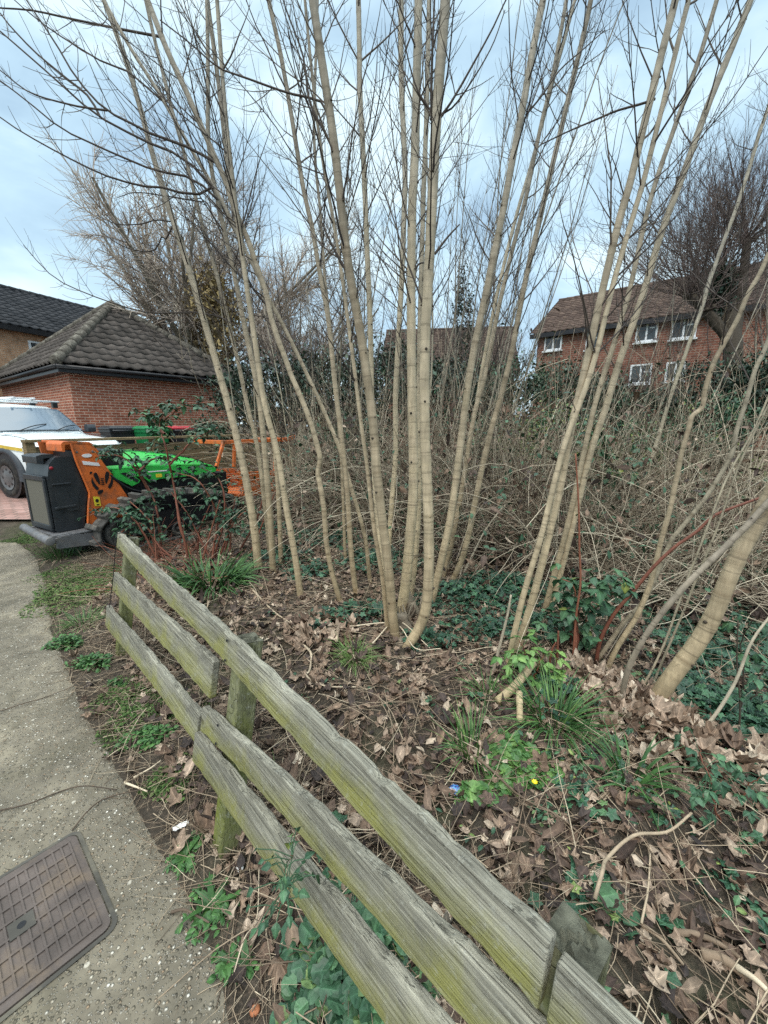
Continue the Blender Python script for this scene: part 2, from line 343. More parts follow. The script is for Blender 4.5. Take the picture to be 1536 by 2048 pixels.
# ------------------------------------------------------------------ the ground, path and driveway
def soil_mat():
    m, nt, b = newmat('soil', .95, .1); v = coords(nt)
    n = noise(nt, v, 9, 8, .65); n2 = noise(nt, v, 70, 5, .6); n3 = noise(nt, v, 1.1, 6, .6)
    c = ramp(nt, n, [(.3, (.03, .025, .02)), (.55, (.065, .054, .042)), (.75, (.13, .11, .085))])
    c = mixc(nt, ramp(nt, n2, [(.5, (0, 0, 0)), (.7, (.7, .7, .7))]), c, (.17, .125, .09))
    c = mixc(nt, ramp(nt, n3, [(.5, (0, 0, 0)), (.68, (.6, .6, .6))]), c, (.05, .065, .025)); setc(nt, b, c)
    bump(nt, b, n2, .8, .02); return m
def grass_mat():
    m, nt, b = newmat('meadow', .9, .1); v = coords(nt); n = noise(nt, v, 2.2, 8, .6); n2 = noise(nt, v, 60, 3)
    c = ramp(nt, n, [(.35, (.08, .09, .035)), (.6, (.12, .17, .05)), (.75, (.2, .2, .1))]); c = mixc(nt, 1.0, c, ramp(nt, n2, [(.3, (.6,) * 3), (.7, (1.3,) * 3)]), 'MULTIPLY')
    setc(nt, b, c); bump(nt, b, n2, .7, .03); return m
def path_mat():
    m, nt, b = newmat('washed_concrete', .9, .25); v = coords(nt)
    vo = nd(nt, 'ShaderNodeTexVoronoi', {'Vector': v, 'Scale': 88.0, 'Randomness': 1.0}); vo2 = nd(nt, 'ShaderNodeTexVoronoi', {'Vector': v, 'Scale': 170.0})
    big = nd(nt, 'ShaderNodeTexVoronoi', {'Vector': v, 'Scale': 24.0})
    sepc = nd(nt, 'ShaderNodeSeparateColor', {'Color': vo.outputs['Color']}).outputs; s2 = nd(nt, 'ShaderNodeSeparateColor', {'Color': vo2.outputs['Color']}).outputs; s3 = nd(nt, 'ShaderNodeSeparateColor', {'Color': big.outputs['Color']}).outputs
    n = noise(nt, v, 2.2, 8, .65, .4); n2 = noise(nt, v, 14, 6, .6)
    mortar = ramp(nt, n, [(.3, (.10, .088, .066)), (.5, (.18, .157, .117)), (.7, (.28, .243, .175))])
    mortar = mixc(nt, 1.0, mortar, ramp(nt, n2, [(.3, (.75,) * 3), (.7, (1.2,) * 3)]), 'MULTIPLY')
    col = ramp(nt, sepc[0], [(0, (.12, .105, .08)), (.3, (.19, .165, .12)), (.55, (.34, .29, .21)), (.75, (.28, .2, .13)), (.87, (.5, .46, .37)), (1, (.7, .66, .57))])
    sh = mth(nt, 'MULTIPLY', ramp(nt, vo.outputs['Distance'], [(.25, (1, 1, 1)), (.5, (0, 0, 0))]), ramp(nt, sepc[1], [(.35, (0, 0, 0)), (.4, (1, 1, 1))]))
    c = mixc(nt, mth(nt, 'MULTIPLY', sh, .95), mortar, col)
    h2 = mth(nt, 'MULTIPLY', ramp(nt, vo2.outputs['Distance'], [(.2, (1, 1, 1)), (.45, (0, 0, 0))]), ramp(nt, s2[0], [(.6, (0, 0, 0)), (.65, (1, 1, 1))]))
    c = mixc(nt, mth(nt, 'MULTIPLY', h2, .7), c, (.42, .39, .33))
    h3 = mth(nt, 'MULTIPLY', ramp(nt, big.outputs['Distance'], [(.13, (1, 1, 1)), (.2, (0, 0, 0))]), ramp(nt, s3[1], [(.9, (0, 0, 0)), (.91, (1, 1, 1))]))
    c = mixc(nt, mth(nt, 'MULTIPLY', h3, .8), c, (.5, .46, .38))
    # dirt creeping in along the soft edge, kept as a stain of its own
    st = noise(nt, v, 1.3, 9, .7, 1.2); c = mixc(nt, ramp(nt, st, [(.5, (0, 0, 0)), (.7, (.7, .7, .7))]), c, (.075, .068, .042))
    setc(nt, b, c); hh = mth(nt, 'ADD', sh, mth(nt, 'MULTIPLY', h2, .6)); bump(nt, b, hh, .9, .007); return m
def paving_mat():
    m, nt, b = newmat('block_paving', .9, .15); v = coords(nt)
    br = nd(nt, 'ShaderNodeTexBrick', {'Vector': v, 'Color1': c4((.3, .17, .14)), 'Color2': c4((.36, .22, .19)), 'Mortar': c4((.16, .12, .1)), 'Scale': 1.0, 'Mortar Size': .012, 'Brick Width': .2, 'Row Height': .1})
    c = mixc(nt, 1.0, br.outputs['Color'], ramp(nt, noise(nt, v, 5, 8, .7), [(.3, (.75,) * 3), (.7, (1.3,) * 3)]), 'MULTIPLY'); setc(nt, b, c); bump(nt, b, br.outputs['Fac'], -.5, .006); return m
M['soil'] = soil_mat(); M['meadow'] = grass_mat(); M['path'] = path_mat(); M['paving'] = paving_mat()

def sheet(xs, ys, zf):
    X, Y = np.meshgrid(xs, ys); Z = zf(X, Y); n, m = X.shape; i = np.arange(n * m).reshape(n, m)
    return np.stack([X, Y, Z], -1).reshape(-1, 3), np.stack([i[:-1, :-1], i[:-1, 1:], i[1:, 1:], i[1:, :-1]], -1).reshape(-1, 4)
def sp(a, n, k): u = np.linspace(-1, 1, n); return a * np.sinh(k * u) / np.sinh(k)
mb = MB(); xs = sp(260, 320, 6.5); ys = 2.2 + sp(300, 320, 6.5); V, Q = sheet(xs, ys, lambda X, Y: gz(X, Y) - .03 * (1 - ss(-.14, -.02, X - edge_x(Y)))); mb.add(V, Q)
tag(mb.build('ground', M['soil']), kind='structure')
mb = MB(); V, Q = sheet(np.linspace(5.5, 40, 50), np.linspace(9.4, 60, 50), lambda X, Y: gz(X, Y) + .03); mb.add(V, Q); tag(mb.build('meadow', M['meadow']), kind='structure')
# path: a slab whose ragged edge curves away to the left
mb = MB(); yy = np.linspace(-2.6, 5.0, 140); yy = np.linspace(-2.6, 5.0, 420); ex = edge_x(yy) + .014 * np.sin(yy * 9) + .008 * np.sin(yy * 31 + 1) + .007 * np.sin(yy * 91 + 2) + rng.normal(0, .014, 420)
sm = np.convolve(np.pad(ex, 3, 'edge'), np.ones(7) / 7, 'valid'); ex = sm
u = np.linspace(0, 1, 24) ** 1.6; XX = ex[:, None] - .0 - u[None] * (ex[:, None] + 9.0) * 1.0
YY = np.repeat(yy[:, None], 24, 1); ZZ = gz(XX, YY) + .010 - .012 * (u[None] == 0); i = np.arange(XX.size).reshape(XX.shape)
V = np.stack([XX, YY, ZZ], -1).reshape(-1, 3); mb.add(V, np.stack([i[:-1, :-1], i[1:, :-1], i[1:, 1:], i[:-1, 1:]], -1).reshape(-1, 4))
W = np.stack([ex, yy, gz(ex, yy) - .08], -1); T0 = np.stack([ex, yy, gz(ex, yy) - .002], -1); n = len(yy); k = np.arange(n - 1); mb.add(np.vstack([T0, W]), np.stack([k, k + n, k + n + 1, k + 1], 1))
keep = None
tag(mb.build('path', M['path']), kind='structure')
# brick driveway beyond the verge, where the pickup stands
mb = MB(); A0 = np.array([-3.9, 5.75]); xs = np.linspace(-14, -3.2, 40); ysd = np.linspace(5.9, 11, 30); V, Q = sheet(xs, ysd, lambda X, Y: gz(X, Y) + .016); mb.add(V, Q); tag(mb.build('driveway', M['paving']), kind='structure')

# ------------------------------------------------------------------ brick buildings
def brick_mat(name, c1, c2, mort, sc=1.0, var=.35):
    m, nt, b = newmat(name, .9, .15); tc = nt.nodes.new('ShaderNodeTexCoord').outputs['Object']; s = nd(nt, 'ShaderNodeSeparateXYZ', {'Vector': tc}).outputs
    v = nd(nt, 'ShaderNodeCombineXYZ', {'X': mth(nt, 'ADD', s[0], s[1]), 'Y': s[2]}).outputs[0]
    br = nd(nt, 'ShaderNodeTexBrick', {'Vector': v, 'Color1': c4(c1), 'Color2': c4(c2), 'Mortar': c4(mort), 'Scale': 1.0, 'Mortar Size': .0085 * sc, 'Mortar Smooth': .1, 'Bias': -.2, 'Brick Width': .225 * sc, 'Row Height': .075 * sc})
    n = noise(nt, v, 4, 8, .65); n2 = noise(nt, v, 45, 4)
    c = mixc(nt, 1.0, br.outputs['Color'], ramp(nt, n, [(.3, (1 - var,) * 3), (.7, (1 + var,) * 3)]), 'MULTIPLY'); c = mixc(nt, 1.0, c, ramp(nt, n2, [(.3, (.8,) * 3), (.7, (1.15,) * 3)]), 'MULTIPLY')
    setc(nt, b, c); bump(nt, b, br.outputs['Fac'], -.6, .008); return m
def tile_mat(name, c1, c2, lich):
    m, nt, b = newmat(name, .9, .15); v = coords(nt); t = attr(nt, 'tint'); n = noise(nt, v, 3, 8, .7, .3); n2 = noise(nt, v, 26, 6, .7)
    c = ramp(nt, t, [(0, c1), (1, c2)]); c = mixc(nt, 1.0, c, ramp(nt, n, [(.3, (.65,) * 3), (.7, (1.35,) * 3)]), 'MULTIPLY')
    c = mixc(nt, ramp(nt, n2, [(.58, (0, 0, 0)), (.7, (.55, .55, .55))]), c, lich); setc(nt, b, c); bump(nt, b, n2, .4, .01); return m
M['brick'] = brick_mat('red_brick', (.27, .085, .05), (.37, .14, .085), (.47, .36, .28))
M['brick_orange'] = brick_mat('orange_brick', (.46, .25, .14), (.5, .29, .17), (.46, .36, .27))
M['brick_far'] = brick_mat('brown_brick', (.19, .075, .052), (.25, .11, .075), (.27, .2, .16), 1.3)
M['tile'] = tile_mat('grey_brown_tile', (.05, .043, .038), (.1, .085, .075), (.23, .21, .17))
M['tile_slate'] = tile_mat('dark_tile', (.03, .032, .036), (.055, .056, .06), (.09, .09, .09))
M['tile_brown'] = tile_mat('brown_tile', (.07, .048, .04), (.125, .088, .07), (.2, .17, .12))
M['hip'] = plain('ridge_tile', (.1, .09, .075), .95, .1, var=.35, nscale=20, dirt=((.3, .28, .23), .8), bumpy=.5)
M['fascia'] = plain('black_fascia', (.016, .016, .018), .4, .4)
M['white_frame'] = plain('white_frame', (.75, .77, .78), .4, .4, var=.05)
m, nt, b = newmat('window_glass', .08, .6); setc(nt, b, (.045, .055, .06)); M['glass'] = m
M['curtain'] = plain('net_curtain', (.5, .52, .52), .9, .1)

def roof_plane(mb, E0, E1, R0, R1, course=.33, tile=.33, wave=.034, step=.05):
    # courses of wavy tiles between the eave E0-E1 and the ridge R0-R1
    E0, E1, R0, R1 = [np.asarray(p, float) for p in (E0, E1, R0, R1)]
    ux = norm(E1 - E0); n = norm(np.cross(ux, R0 - E0)); n = n if n[2] > 0 else -n; vy = np.cross(n, ux); vy = vy if vy[2] > 0 else -vy
    L = np.dot(E1 - E0, ux); sl = np.dot(R0 - E0, vy); l1 = np.dot(R0 - E0, ux); r1 = np.dot(R1 - E0, ux)
    nc = max(3, int(round(sl / course))); step_u = tile / 6; us = np.arange(-tile, L + tile + step_u, step_u)
    for c in range(nc):
        rows = []
        for (fv, raise_) in ((c / nc, step * .25), (c / nc, step), ((c + 1) / nc + (.02 if c < nc - 1 else 0), step * .35)):
            lo = l1 * fv; hi = L + (r1 - L) * fv; uu = np.clip(us + (.5 * tile if c % 2 else 0) * 0, lo, hi)
            ph = (us / tile) % 1; w = wave * np.where(ph < .55, np.sin(ph / .55 * pi), -.35 * np.sin((ph - .55) / .45 * pi)) + .004 * np.sin(us * 13 + c * 5)
            jit = .008 * np.sin(np.floor(us / tile) * 7.7 + c * 3.1)
            rows.append(E0 + uu[:, None] * ux + (fv * sl + jit[:, None]) * vy + (raise_ + w)[:, None] * n)
        V = np.stack(rows); m_ = V.shape[1]; i = np.arange(3 * m_).reshape(3, m_)
        Q = np.concatenate([np.stack([i[a, :-1], i[a, 1:], i[a + 1, 1:], i[a + 1, :-1]], -1).reshape(-1, 4) for a in (0, 1)])
        tt = (np.sin(np.floor(us / tile) * 12.9898 + c * 78.233) * 43758.5453) % 1; mb.add(V.reshape(-1, 3), Q, None, np.tile(tt, 3))
def hip_tiles(mb, A, B, r=.13, n=None):
    A = np.asarray(A, float); B = np.asarray(B, float); L = np.linalg.norm(B - A); n = n or int(L / .4)
    for k in range(n):
        a = A + (B - A) * k / n; b = A + (B - A) * (k + 1.12) / n
        P = np.stack([a, a + (b - a) * .5, b]); tubes(mb, P[None], np.array([[r * 1.08, r, r * .9]]), 8, random.random(), cap=True)

def window(parent, c, w, h, ux, nrm, cas=2, curtain=True):            # frame with its panes as a sub-part
    c = np.asarray(c, float); ax = np.array([ux, nrm, [0, 0, 1]], float); fm = MB(); t = .035
    for (du, dz, hu, hz) in ((-w / 2, 0, t, h / 2 + t), (w / 2, 0, t, h / 2 + t), (0, h / 2, w / 2 - t, t), (0, -h / 2, w / 2 - t, t)): fm.add(boxv(c + du * ax[0] + dz * ax[2] + .015 * ax[1], hu, .045, hz, ax), BOXQ)
    for k in range(1, cas): fm.add(boxv(c + (-w / 2 + w * k / cas) * ax[0] + .012 * ax[1], .035, .04, h / 2 - t, ax), BOXQ)
    fm.add(boxv(c + (w / 4 if cas == 2 else 0) * ax[0] + h * .1 * ax[2] + .01 * ax[1], w / 4 - .09, .035, .028, ax), BOXQ)
    f = fm.build('window', M['white_frame'], parent, False)
    g = MB(); g.add(boxv(c + .012 * ax[1], w / 2 - .03, .009, h / 2 - .03, ax), BOXQ); g.build('pane', M['glass'], f, False)
    s = MB(); s.add(boxv(c + .06 * ax[1] - (h / 2 + .085) * ax[2], w / 2 + .1, .09, .03, ax), BOXQ); s.build('sill', M['white_frame'], f, False)
    return f

# garage: local frame, origin at the near corner, x along the right wall, y along the left wall
GZ = .28
ug = np.array([.6, .8, 0]); vg = np.array([-.8, .6, 0])
def pyramid_garage():
    k = 1.2; Cn = np.array([-7.0 * k, 9.05 * k]); gx = 5.5; gy = 8.0; ov = .28; eave = 3.06 - GZ - .0; apex = 5.54 - GZ
    Cw = Cn + (ug[:2] + vg[:2]) * ov
    root = empty('brick_garage', (Cn[0], Cn[1], GZ), math.atan2(.8, .6))
    tag(root, 'low red brick garage with a lichened hipped tile roof behind the white pickup', 'garage')
    w = MB(); A = [(ov, ov), (gx - ov, ov), (gx - ov, gy - ov), (ov, gy - ov)]
    for i in range(4):
        (x0, y0), (x1, y1) = A[i], A[(i + 1) % 4]; w.add([(x0, y0, -.4), (x1, y1, -.4), (x1, y1, eave - .05), (x0, y0, eave - .05)], [(0, 1, 2, 3)])
    w.build('wall', M['brick'], root, False)
    f = MB(); z0 = eave - .12
    for (c, hx, hy) in (((gx / 2, .02, z0), gx / 2, .02), ((gx / 2, gy - .02, z0), gx / 2, .02), ((.02, gy / 2, z0), .02, gy / 2 - .05), ((gx - .02, gy / 2, z0), .02, gy / 2 - .05)): f.add(boxv(c, hx, hy, .1), BOXQ)
    f.add(boxv((gx / 2, gy / 2, eave - .2), gx / 2 - .05, gy / 2 - .05, .015), BOXQ)
    f.build('fascia', M['fascia'], root, False)
    g = MB(); tubes(g, np.array([[(-.05, -.045, eave - .08), (gx + .05, -.045, eave - .08)], [(-.045, -.05, eave - .08), (-.045, gy + .05, eave - .08)]]), np.full((2, 2), .055), 8, cap=True); g.build('gutter', M['fascia'], root)
    ap = np.array([gx * .5, gy * .42, apex]); ap2 = np.array([gx * .5, gy * .5, apex]); c = [np.array([x, y, eave]) for x, y in ((-.05, -.05), (gx + .05, -.05), (gx + .05, gy + .05), (-.05, gy + .05))]
    r = MB(); roof_plane(r, c[0], c[1], ap, ap); roof_plane(r, c[1], c[2], ap, ap2); roof_plane(r, c[2], c[3], ap2, ap2); roof_plane(r, c[3], c[0], ap2, ap)
    ro = r.build('roof', M['tile'], root)
    h = MB()
    for q in range(4): hip_tiles(h, c[q] + np.array([0, 0, .03]), (ap if q < 2 else ap2) + np.array([0, 0, .03]), .13)
    hip_tiles(h, ap + [0, 0, .03], ap2 + [0, 0, .03], .13); h.build('hip_tiles', M['hip'], ro)
pyramid_garage()

def house(name, label, O, ux, L, D, zb, eave, ridge, brick, tile, wins, fascia='fascia', ov=.3, gable=True, course=.33):
    # O near ground corner, ux along the seen facade, the rest lies behind it
    O = np.asarray(O, float); ux = np.asarray(ux, float); ux /= np.linalg.norm(ux); back = np.array([-ux[1], ux[0]])
    if np.dot(back, O) < 0: back = -back
    root = empty(name, (O[0], O[1], zb)); tag(root, label, 'house'); l2 = lambda u, v, z: np.array([ux[0] * u + back[0] * v, ux[1] * u + back[1] * v, z])
    # wall coordinates run along the wall so that the bricks do too
    root.rotation_euler = (0, 0, math.atan2(ux[1], ux[0])); sgn = 1 if (ux[0] * back[1] - ux[1] * back[0]) > 0 else -1
    l2 = lambda u, v, z: np.array([u, sgn * v, z])
    w = MB(); e = eave - zb; rz = ridge - zb
    w.add([l2(0, 0, -1), l2(L, 0, -1), l2(L, 0, e), l2(0, 0, e)], [(0, 1, 2, 3)]); w.add([l2(0, D, -1), l2(L, D, -1), l2(L, D, e), l2(0, D, e)], [(3, 2, 1, 0)])
    for u in (0, L): w.add([l2(u, 0, -1), l2(u, D, -1), l2(u, D, e), l2(u, D / 2, rz - .08), l2(u, 0, e)], [(0, 1, 2, 4)], [(4, 2, 3)])
    w.build('wall', M[brick], root, False)
    r = MB(); dz = ov * (rz - e) / (D / 2)
    roof_plane(r, l2(-ov, -ov, e - dz + .05), l2(L + ov, -ov, e - dz + .05), l2(-ov, D / 2, rz + .05), l2(L + ov, D / 2, rz + .05), course)
    roof_plane(r, l2(-ov, D + ov, e - dz + .05), l2(L + ov, D + ov, e - dz + .05), l2(-ov, D / 2, rz + .05), l2(L + ov, D / 2, rz + .05), course)
    ro = r.build('roof', M[tile], root); h = MB(); hip_tiles(h, l2(-ov, D / 2, rz + .06), l2(L + ov, D / 2, rz + .06), .12); h.build('ridge_tiles', M[tile], ro)
    f = MB(); f.add(boxv(l2(L / 2, -ov + .02, e - dz - .04), L / 2 + ov, .02, .1), BOXQ); f.add(boxv(l2(L / 2, -ov / 2, e - dz - .1), L / 2 + ov, ov / 2 - .01, .012), BOXQ); f.build('fascia', M[fascia], root, False)
    for (u, z, ww, hh) in wins: window(root, l2(u, -.0, z - zb), ww, hh, (1, 0, 0), (0, -sgn, 0))
    return root
# right-hand house: where its windows are seen
fO = np.array([7.7, 21.4]); fu = norm(np.array([4.95, -3.9])); fn = np.array([fu[1], -fu[0], 0])
def facade(x, y):
    P = on_plane(x, y, np.array([fO[0], fO[1], 0]), np.array([-fu[1], fu[0], 0])); return float(np.dot(P[:2] - fO, fu)), float(P[2])
wins = []
for (x, y, w, h) in ((1107, 682, .75, .8), (1294, 661, .72, .85), (1368, 655, .8, .8), (1186, 680, .5, .75), (1281, 748, .75, .75), (1350, 743, .6, .7)):
    u, z = facade(x, y); wins.append((u, z, w, h))
house('brick_house', 'brown brick house with white windows seen behind the bare trees and brambles', fO, fu, 14.5, 8, .5, 6.0, 8.3, 'brick_far', 'tile_brown', wins)
# left-hand house behind the garage
lu = norm(np.array([1.3, 3.1])); lO = np.array([-17.3, 20.0]) + np.array([lu[1], -lu[0]]) * 3.4 - lu * 4.0
house('brick_house', 'orange brick house with a dark slate coloured roof behind the garage', lO, lu, 14.0, 6.8, .2, 5.45, 7.55, 'brick_orange', 'tile_slate', [(3.3, 4.2, 1.0, 1.3), (8.5, 4.2, 1.3, 1.3), (3.3, 1.6, 1.2, 1.3)], course=.3)
# far house in the gap between the stems
fo = at_t(770, 700, 27.0); house('brick_house', 'distant brown roofed house glimpsed between the pale stems', (fo[0], fo[1]), (1, -.12), 8.6, 7, .3, 5.1, 8.3, 'brick_far', 'tile_brown', [(2, 3.6, 1.0, 1.0), (5.5, 3.6, 1.0, 1.0)])

# ------------------------------------------------------------------ low timber fence panels beside the machine and wheelie bins
M['new_timber'] = (lambda: None)
def wood_mat(name, a, b_, c_, algae=None, amt=.0, grain=(1, 1, 1), lowz=None):
    m, nt, b = newmat(name, .85, .2); tc = nt.nodes.new('ShaderNodeTexCoord').outputs['Object']; v = nd(nt, 'ShaderNodeMapping', {'Vector': tc, 'Scale': grain}).outputs[0]
    n = noise(nt, v, 6, 8, .65, .6); w = nd(nt, 'ShaderNodeTexWave', {'Vector': v, 'Scale': 7.0, 'Distortion': 16.0, 'Detail': 4.0, 'Detail Scale': .45}, wave_type='BANDS', bands_direction='Z').outputs['Fac']
    f = noise(nt, nd(nt, 'ShaderNodeMapping', {'Vector': tc, 'Scale': (grain[0] * .5, grain[1] * 4, grain[2] * 4)}).outputs[0], 30, 5, .6)
    c = ramp(nt, n, [(.28, a), (.5, b_), (.72, c_)]); c = mixc(nt, 1.0, c, ramp(nt, w, [(.1, (.84,) * 3), (.6, (1.07,) * 3)]), 'MULTIPLY'); c = mixc(nt, 1.0, c, ramp(nt, f, [(.32, (.55,) * 3), (.68, (1.32,) * 3)]), 'MULTIPLY')
    ck = noise(nt, nd(nt, 'ShaderNodeMapping', {'Vector': tc, 'Scale': (grain[0] * .28, grain[1] * 3, grain[2] * 3)}).outputs[0], 11, 3, .5, .4)
    cf = ramp(nt, ck, [(.485, (0, 0, 0)), (.5, (1, 1, 1)), (.515, (0, 0, 0))]); c = mixc(nt, mth(nt, 'MULTIPLY', cf, .55), c, (.045, .042, .03))
    kn = nd(nt, 'ShaderNodeTexVoronoi', {'Vector': nd(nt, 'ShaderNodeMapping', {'Vector': tc, 'Scale': (1, 1.6, 1.6)}).outputs[0], 'Scale': 3.2}).outputs['Distance']
    c = mixc(nt, ramp(nt, kn, [(.035, (.85, .85, .85)), (.06, (0, 0, 0))]), c, (.05, .042, .03))
    iso = noise(nt, nd(nt, 'ShaderNodeMapping', {'Vector': tc, 'Scale': (1, 1, 1)}).outputs[0], 5, 8, .7, .5); blot = noise(nt, tc, 60, 6, .7)
    if algae:
        t = attr(nt, 'tint')                                          # 0 at the top edge of a board, 1 at its bottom edge
        k = mth(nt, 'ADD', mth(nt, 'MULTIPLY', t, .55), mth(nt, 'SUBTRACT', iso, .5)); k = ramp(nt, k, [(.12, (0, 0, 0)), (.5, (1, 1, 1))])
        c = mixc(nt, mth(nt, 'MULTIPLY', k, amt), c, algae)
        c = mixc(nt, mth(nt, 'MULTIPLY', ramp(nt, iso, [(.5, (1, 1, 1)), (.62, (0, 0, 0))]), .25), c, (.12, .115, .1))
        c = mixc(nt, mth(nt, 'MULTIPLY', ramp(nt, blot, [(.56, (0, 0, 0)), (.66, (1, 1, 1))]), .35), c, (.42, .42, .36))
    setc(nt, b, c); bump(nt, b, mth(nt, 'SUBTRACT', f, cf), .8, .004); return m
M['new_timber'] = wood_mat('brown_timber', (.16, .115, .06), (.24, .175, .095), (.33, .25, .15), grain=(.3, .3, 3))
M['bin_green'] = plain('green_plastic', (.012, .16, .05), .4, .4); M['bin_black'] = plain('black_plastic', (.018, .02, .024), .4, .4); M['red_plastic'] = plain('red_plastic', (.35, .02, .03), .5, .4)
def low_fence():
    A = np.array([-4.93, 5.62]); d = np.array([.5, .866]); L = 5.2; z = float(gz(*A)); root = empty('timber_fence', (A[0], A[1], z), math.atan2(d[1], d[0])); tag(root, 'low brown timber fence panel between the chipper and the pickup', 'fence')
    h = 1.17
    for k, x in enumerate((0, 1.75, 3.5, 5.2)):
        p = MB(); p.add(boxv((x, 0, h / 2 - .15), .055, .055, h / 2 + .15), BOXQ); bevel(p.build('post', M['new_timber'], root, False), .006)
    for k in range(3):
        x0, x1 = (0, 1.75, 3.5)[k] + .06, (1.75, 3.5, 5.2)[k] - .06; b = MB()
        for j in range(7): b.add(boxv(((x0 + x1) / 2, .0, .08 + .148 * j + .07), (x1 - x0) / 2, .012, .066), BOXQ, tint=random.random())
        b.build('board_panel', M['new_timber'], root, False)
    c = MB(); c.add(boxv((L / 2, -.002, h + .022), L / 2 + .06, .07, .02), BOXQ); bevel(c.build('capping_rail', M['new_timber'], root, False), .004)
    br = MB(); br.add(boxv((.35, -.03, .62), .52, .012, .035, np.array([[.7, 0, -.71], [0, 1, 0], [.71, 0, .7]])), BOXQ); br.build('brace', M['new_timber'], root, False)
low_fence()
def wheelie_bin(P, mat, lid, label, rz):
    root = empty('wheelie_bin', P, rz); tag(root, label, 'bin', 'wheelie bins along the garage wall')
    b = MB(); a = np.array([(-.2, -.24), (.2, -.24), (.2, .26), (-.2, .26)]); t = np.array([(-.27, -.33), (.27, -.33), (.27, .33), (-.27, .33)])
    V = [(x, y, .06) for x, y in a] + [(x, y, .93) for x, y in t] + [(x * 1.07, y * 1.05, .93) for x, y in t] + [(x * 1.07, y * 1.05, 1.0) for x, y in t]
    Q = [(3, 2, 1, 0)] + [(o + i, o + (i + 1) % 4, o + 4 + (i + 1) % 4, o + 4 + i) for o in (0, 4, 8) for i in range(4)]; b.add(V, Q); bevel(b.build('body', mat, root, False), .02)
    l = MB(); V = [(x * 1.12, y * 1.1, 1.003) for x, y in t] + [(x * 1.1, y * 1.08, 1.05) for x, y in t] + [(x * .8, y * .8, 1.09) for x, y in t]; Q = [(o + i, o + (i + 1) % 4, o + 4 + (i + 1) % 4, o + 4 + i) for o in (0, 4) for i in range(4)] + [(8, 9, 10, 11), (3, 2, 1, 0)]; l.add(V, Q); bevel(l.build('lid', lid, root, False), .012)
    h = MB(); tubes(h, np.array([[(-.25, .42, .98), (.25, .42, .98)]]), np.full((1, 2), .018), 8, cap=True); h.add(boxv((-.22, .39, .98), .02, .04, .02), BOXQ); h.add(boxv((.22, .39, .98), .02, .04, .02), BOXQ); h.build('handle', mat, root)
    for s in (-1, 1):
        w = MB(); tubes(w, np.array([[(s * .24, .26, .1), (s * .29, .26, .1)]]), np.full((1, 2), .1), 16, cap=True); w.build('wheel', M['bin_black'], root)
def on_wall(s, off): p = np.array([-8.4, 10.86]) + ug[:2] * s + np.array([.8, -.6]) * off; return (p[0], p[1], float(gz(*p)))
for (px, t, mt, ld, lab) in ((233, 9.9, 'bin_black', 'bin_black', 'black wheelie bin by the brick wall, nearest the pickup bonnet'), (301, 9.9, 'bin_green', 'bin_green', 'green wheelie bin against the red brick garage wall'), (352, 10.3, 'bin_black', 'red_plastic', 'wheelie bin with a red lid half hidden by leaves')):
    P = at_t(px, 851, t); g = float(gz(P[0], P[1])); wheelie_bin((P[0], P[1], P[2] - 1.1), M[mt], M[ld], lab, math.radians(-37 + 90 + 180))

# ------------------------------------------------------------------ white pickup
M['white_paint'] = plain('white_paint', (.72, .76, .76), .22, .5, var=.04, nscale=3)
M['tyre'] = plain('tyre_rubber', (.028, .027, .026), .85, .2, var=.3, nscale=15, dirt=((.1, .085, .065), .6))
M['steel'] = plain('grey_steel', (.12, .12, .12), .5, .5, .3, var=.2)
M['dark_trim'] = plain('dark_grey_trim', (.045, .052, .06), .6, .35)
M['yellow'] = plain('yellow_tape', (.6, .42, .05), .5, .4)
m, nt, b = newmat('windscreen_glass', .06, .8); setc(nt, b, (.09, .13, .17)); M['screen'] = m
m, nt, b = newmat('lamp_glass', .1, .7); setc(nt, b, (.5, .54, .56)); M['lamp'] = m
def loft(mb, secs, tint=.5, mi=0, caps=True):                        # secs: list of closed sections with equal point counts
    S = np.array(secs, float); n, m = S.shape[:2]; i = np.arange(n * m).reshape(n, m)
    Q = np.stack([i[:-1], np.roll(i[:-1], -1, 1), np.roll(i[1:], -1, 1), i[1:]], -1).reshape(-1, 4); mb.add(S.reshape(-1, 3), Q, None, tint, 0, mi)
    if caps:
        for e in (0, -1):
            c = S[e].mean(0); V = np.vstack([S[e], c]); T = [(j, (j + 1) % m, m) if e else ((j + 1) % m, j, m) for j in range(m)]; mb.add(V, None, T, tint, 0, mi)
def lathe(mb, prof, c, axis, k=24, mi=0, tint=.5):                    # prof: (radius, offset along axis)
    axis = np.asarray(axis, float); axis = axis / np.linalg.norm(axis); u = np.cross(axis, [0, 0, 1]); u /= np.linalg.norm(u); w = np.cross(axis, u)
    a = np.arange(k) * 2 * pi / k; V = np.array([[np.asarray(c) + axis * o + r * (cos(t) * u + sin(t) * w) for t in a] for r, o in prof]); n = len(prof); i = np.arange(n * k).reshape(n, k)
    mb.add(V.reshape(-1, 3), np.stack([i[:-1], np.roll(i[:-1], -1, 1), np.roll(i[1:], -1, 1), i[1:]], -1).reshape(-1, 4), None, tint, 0, mi)
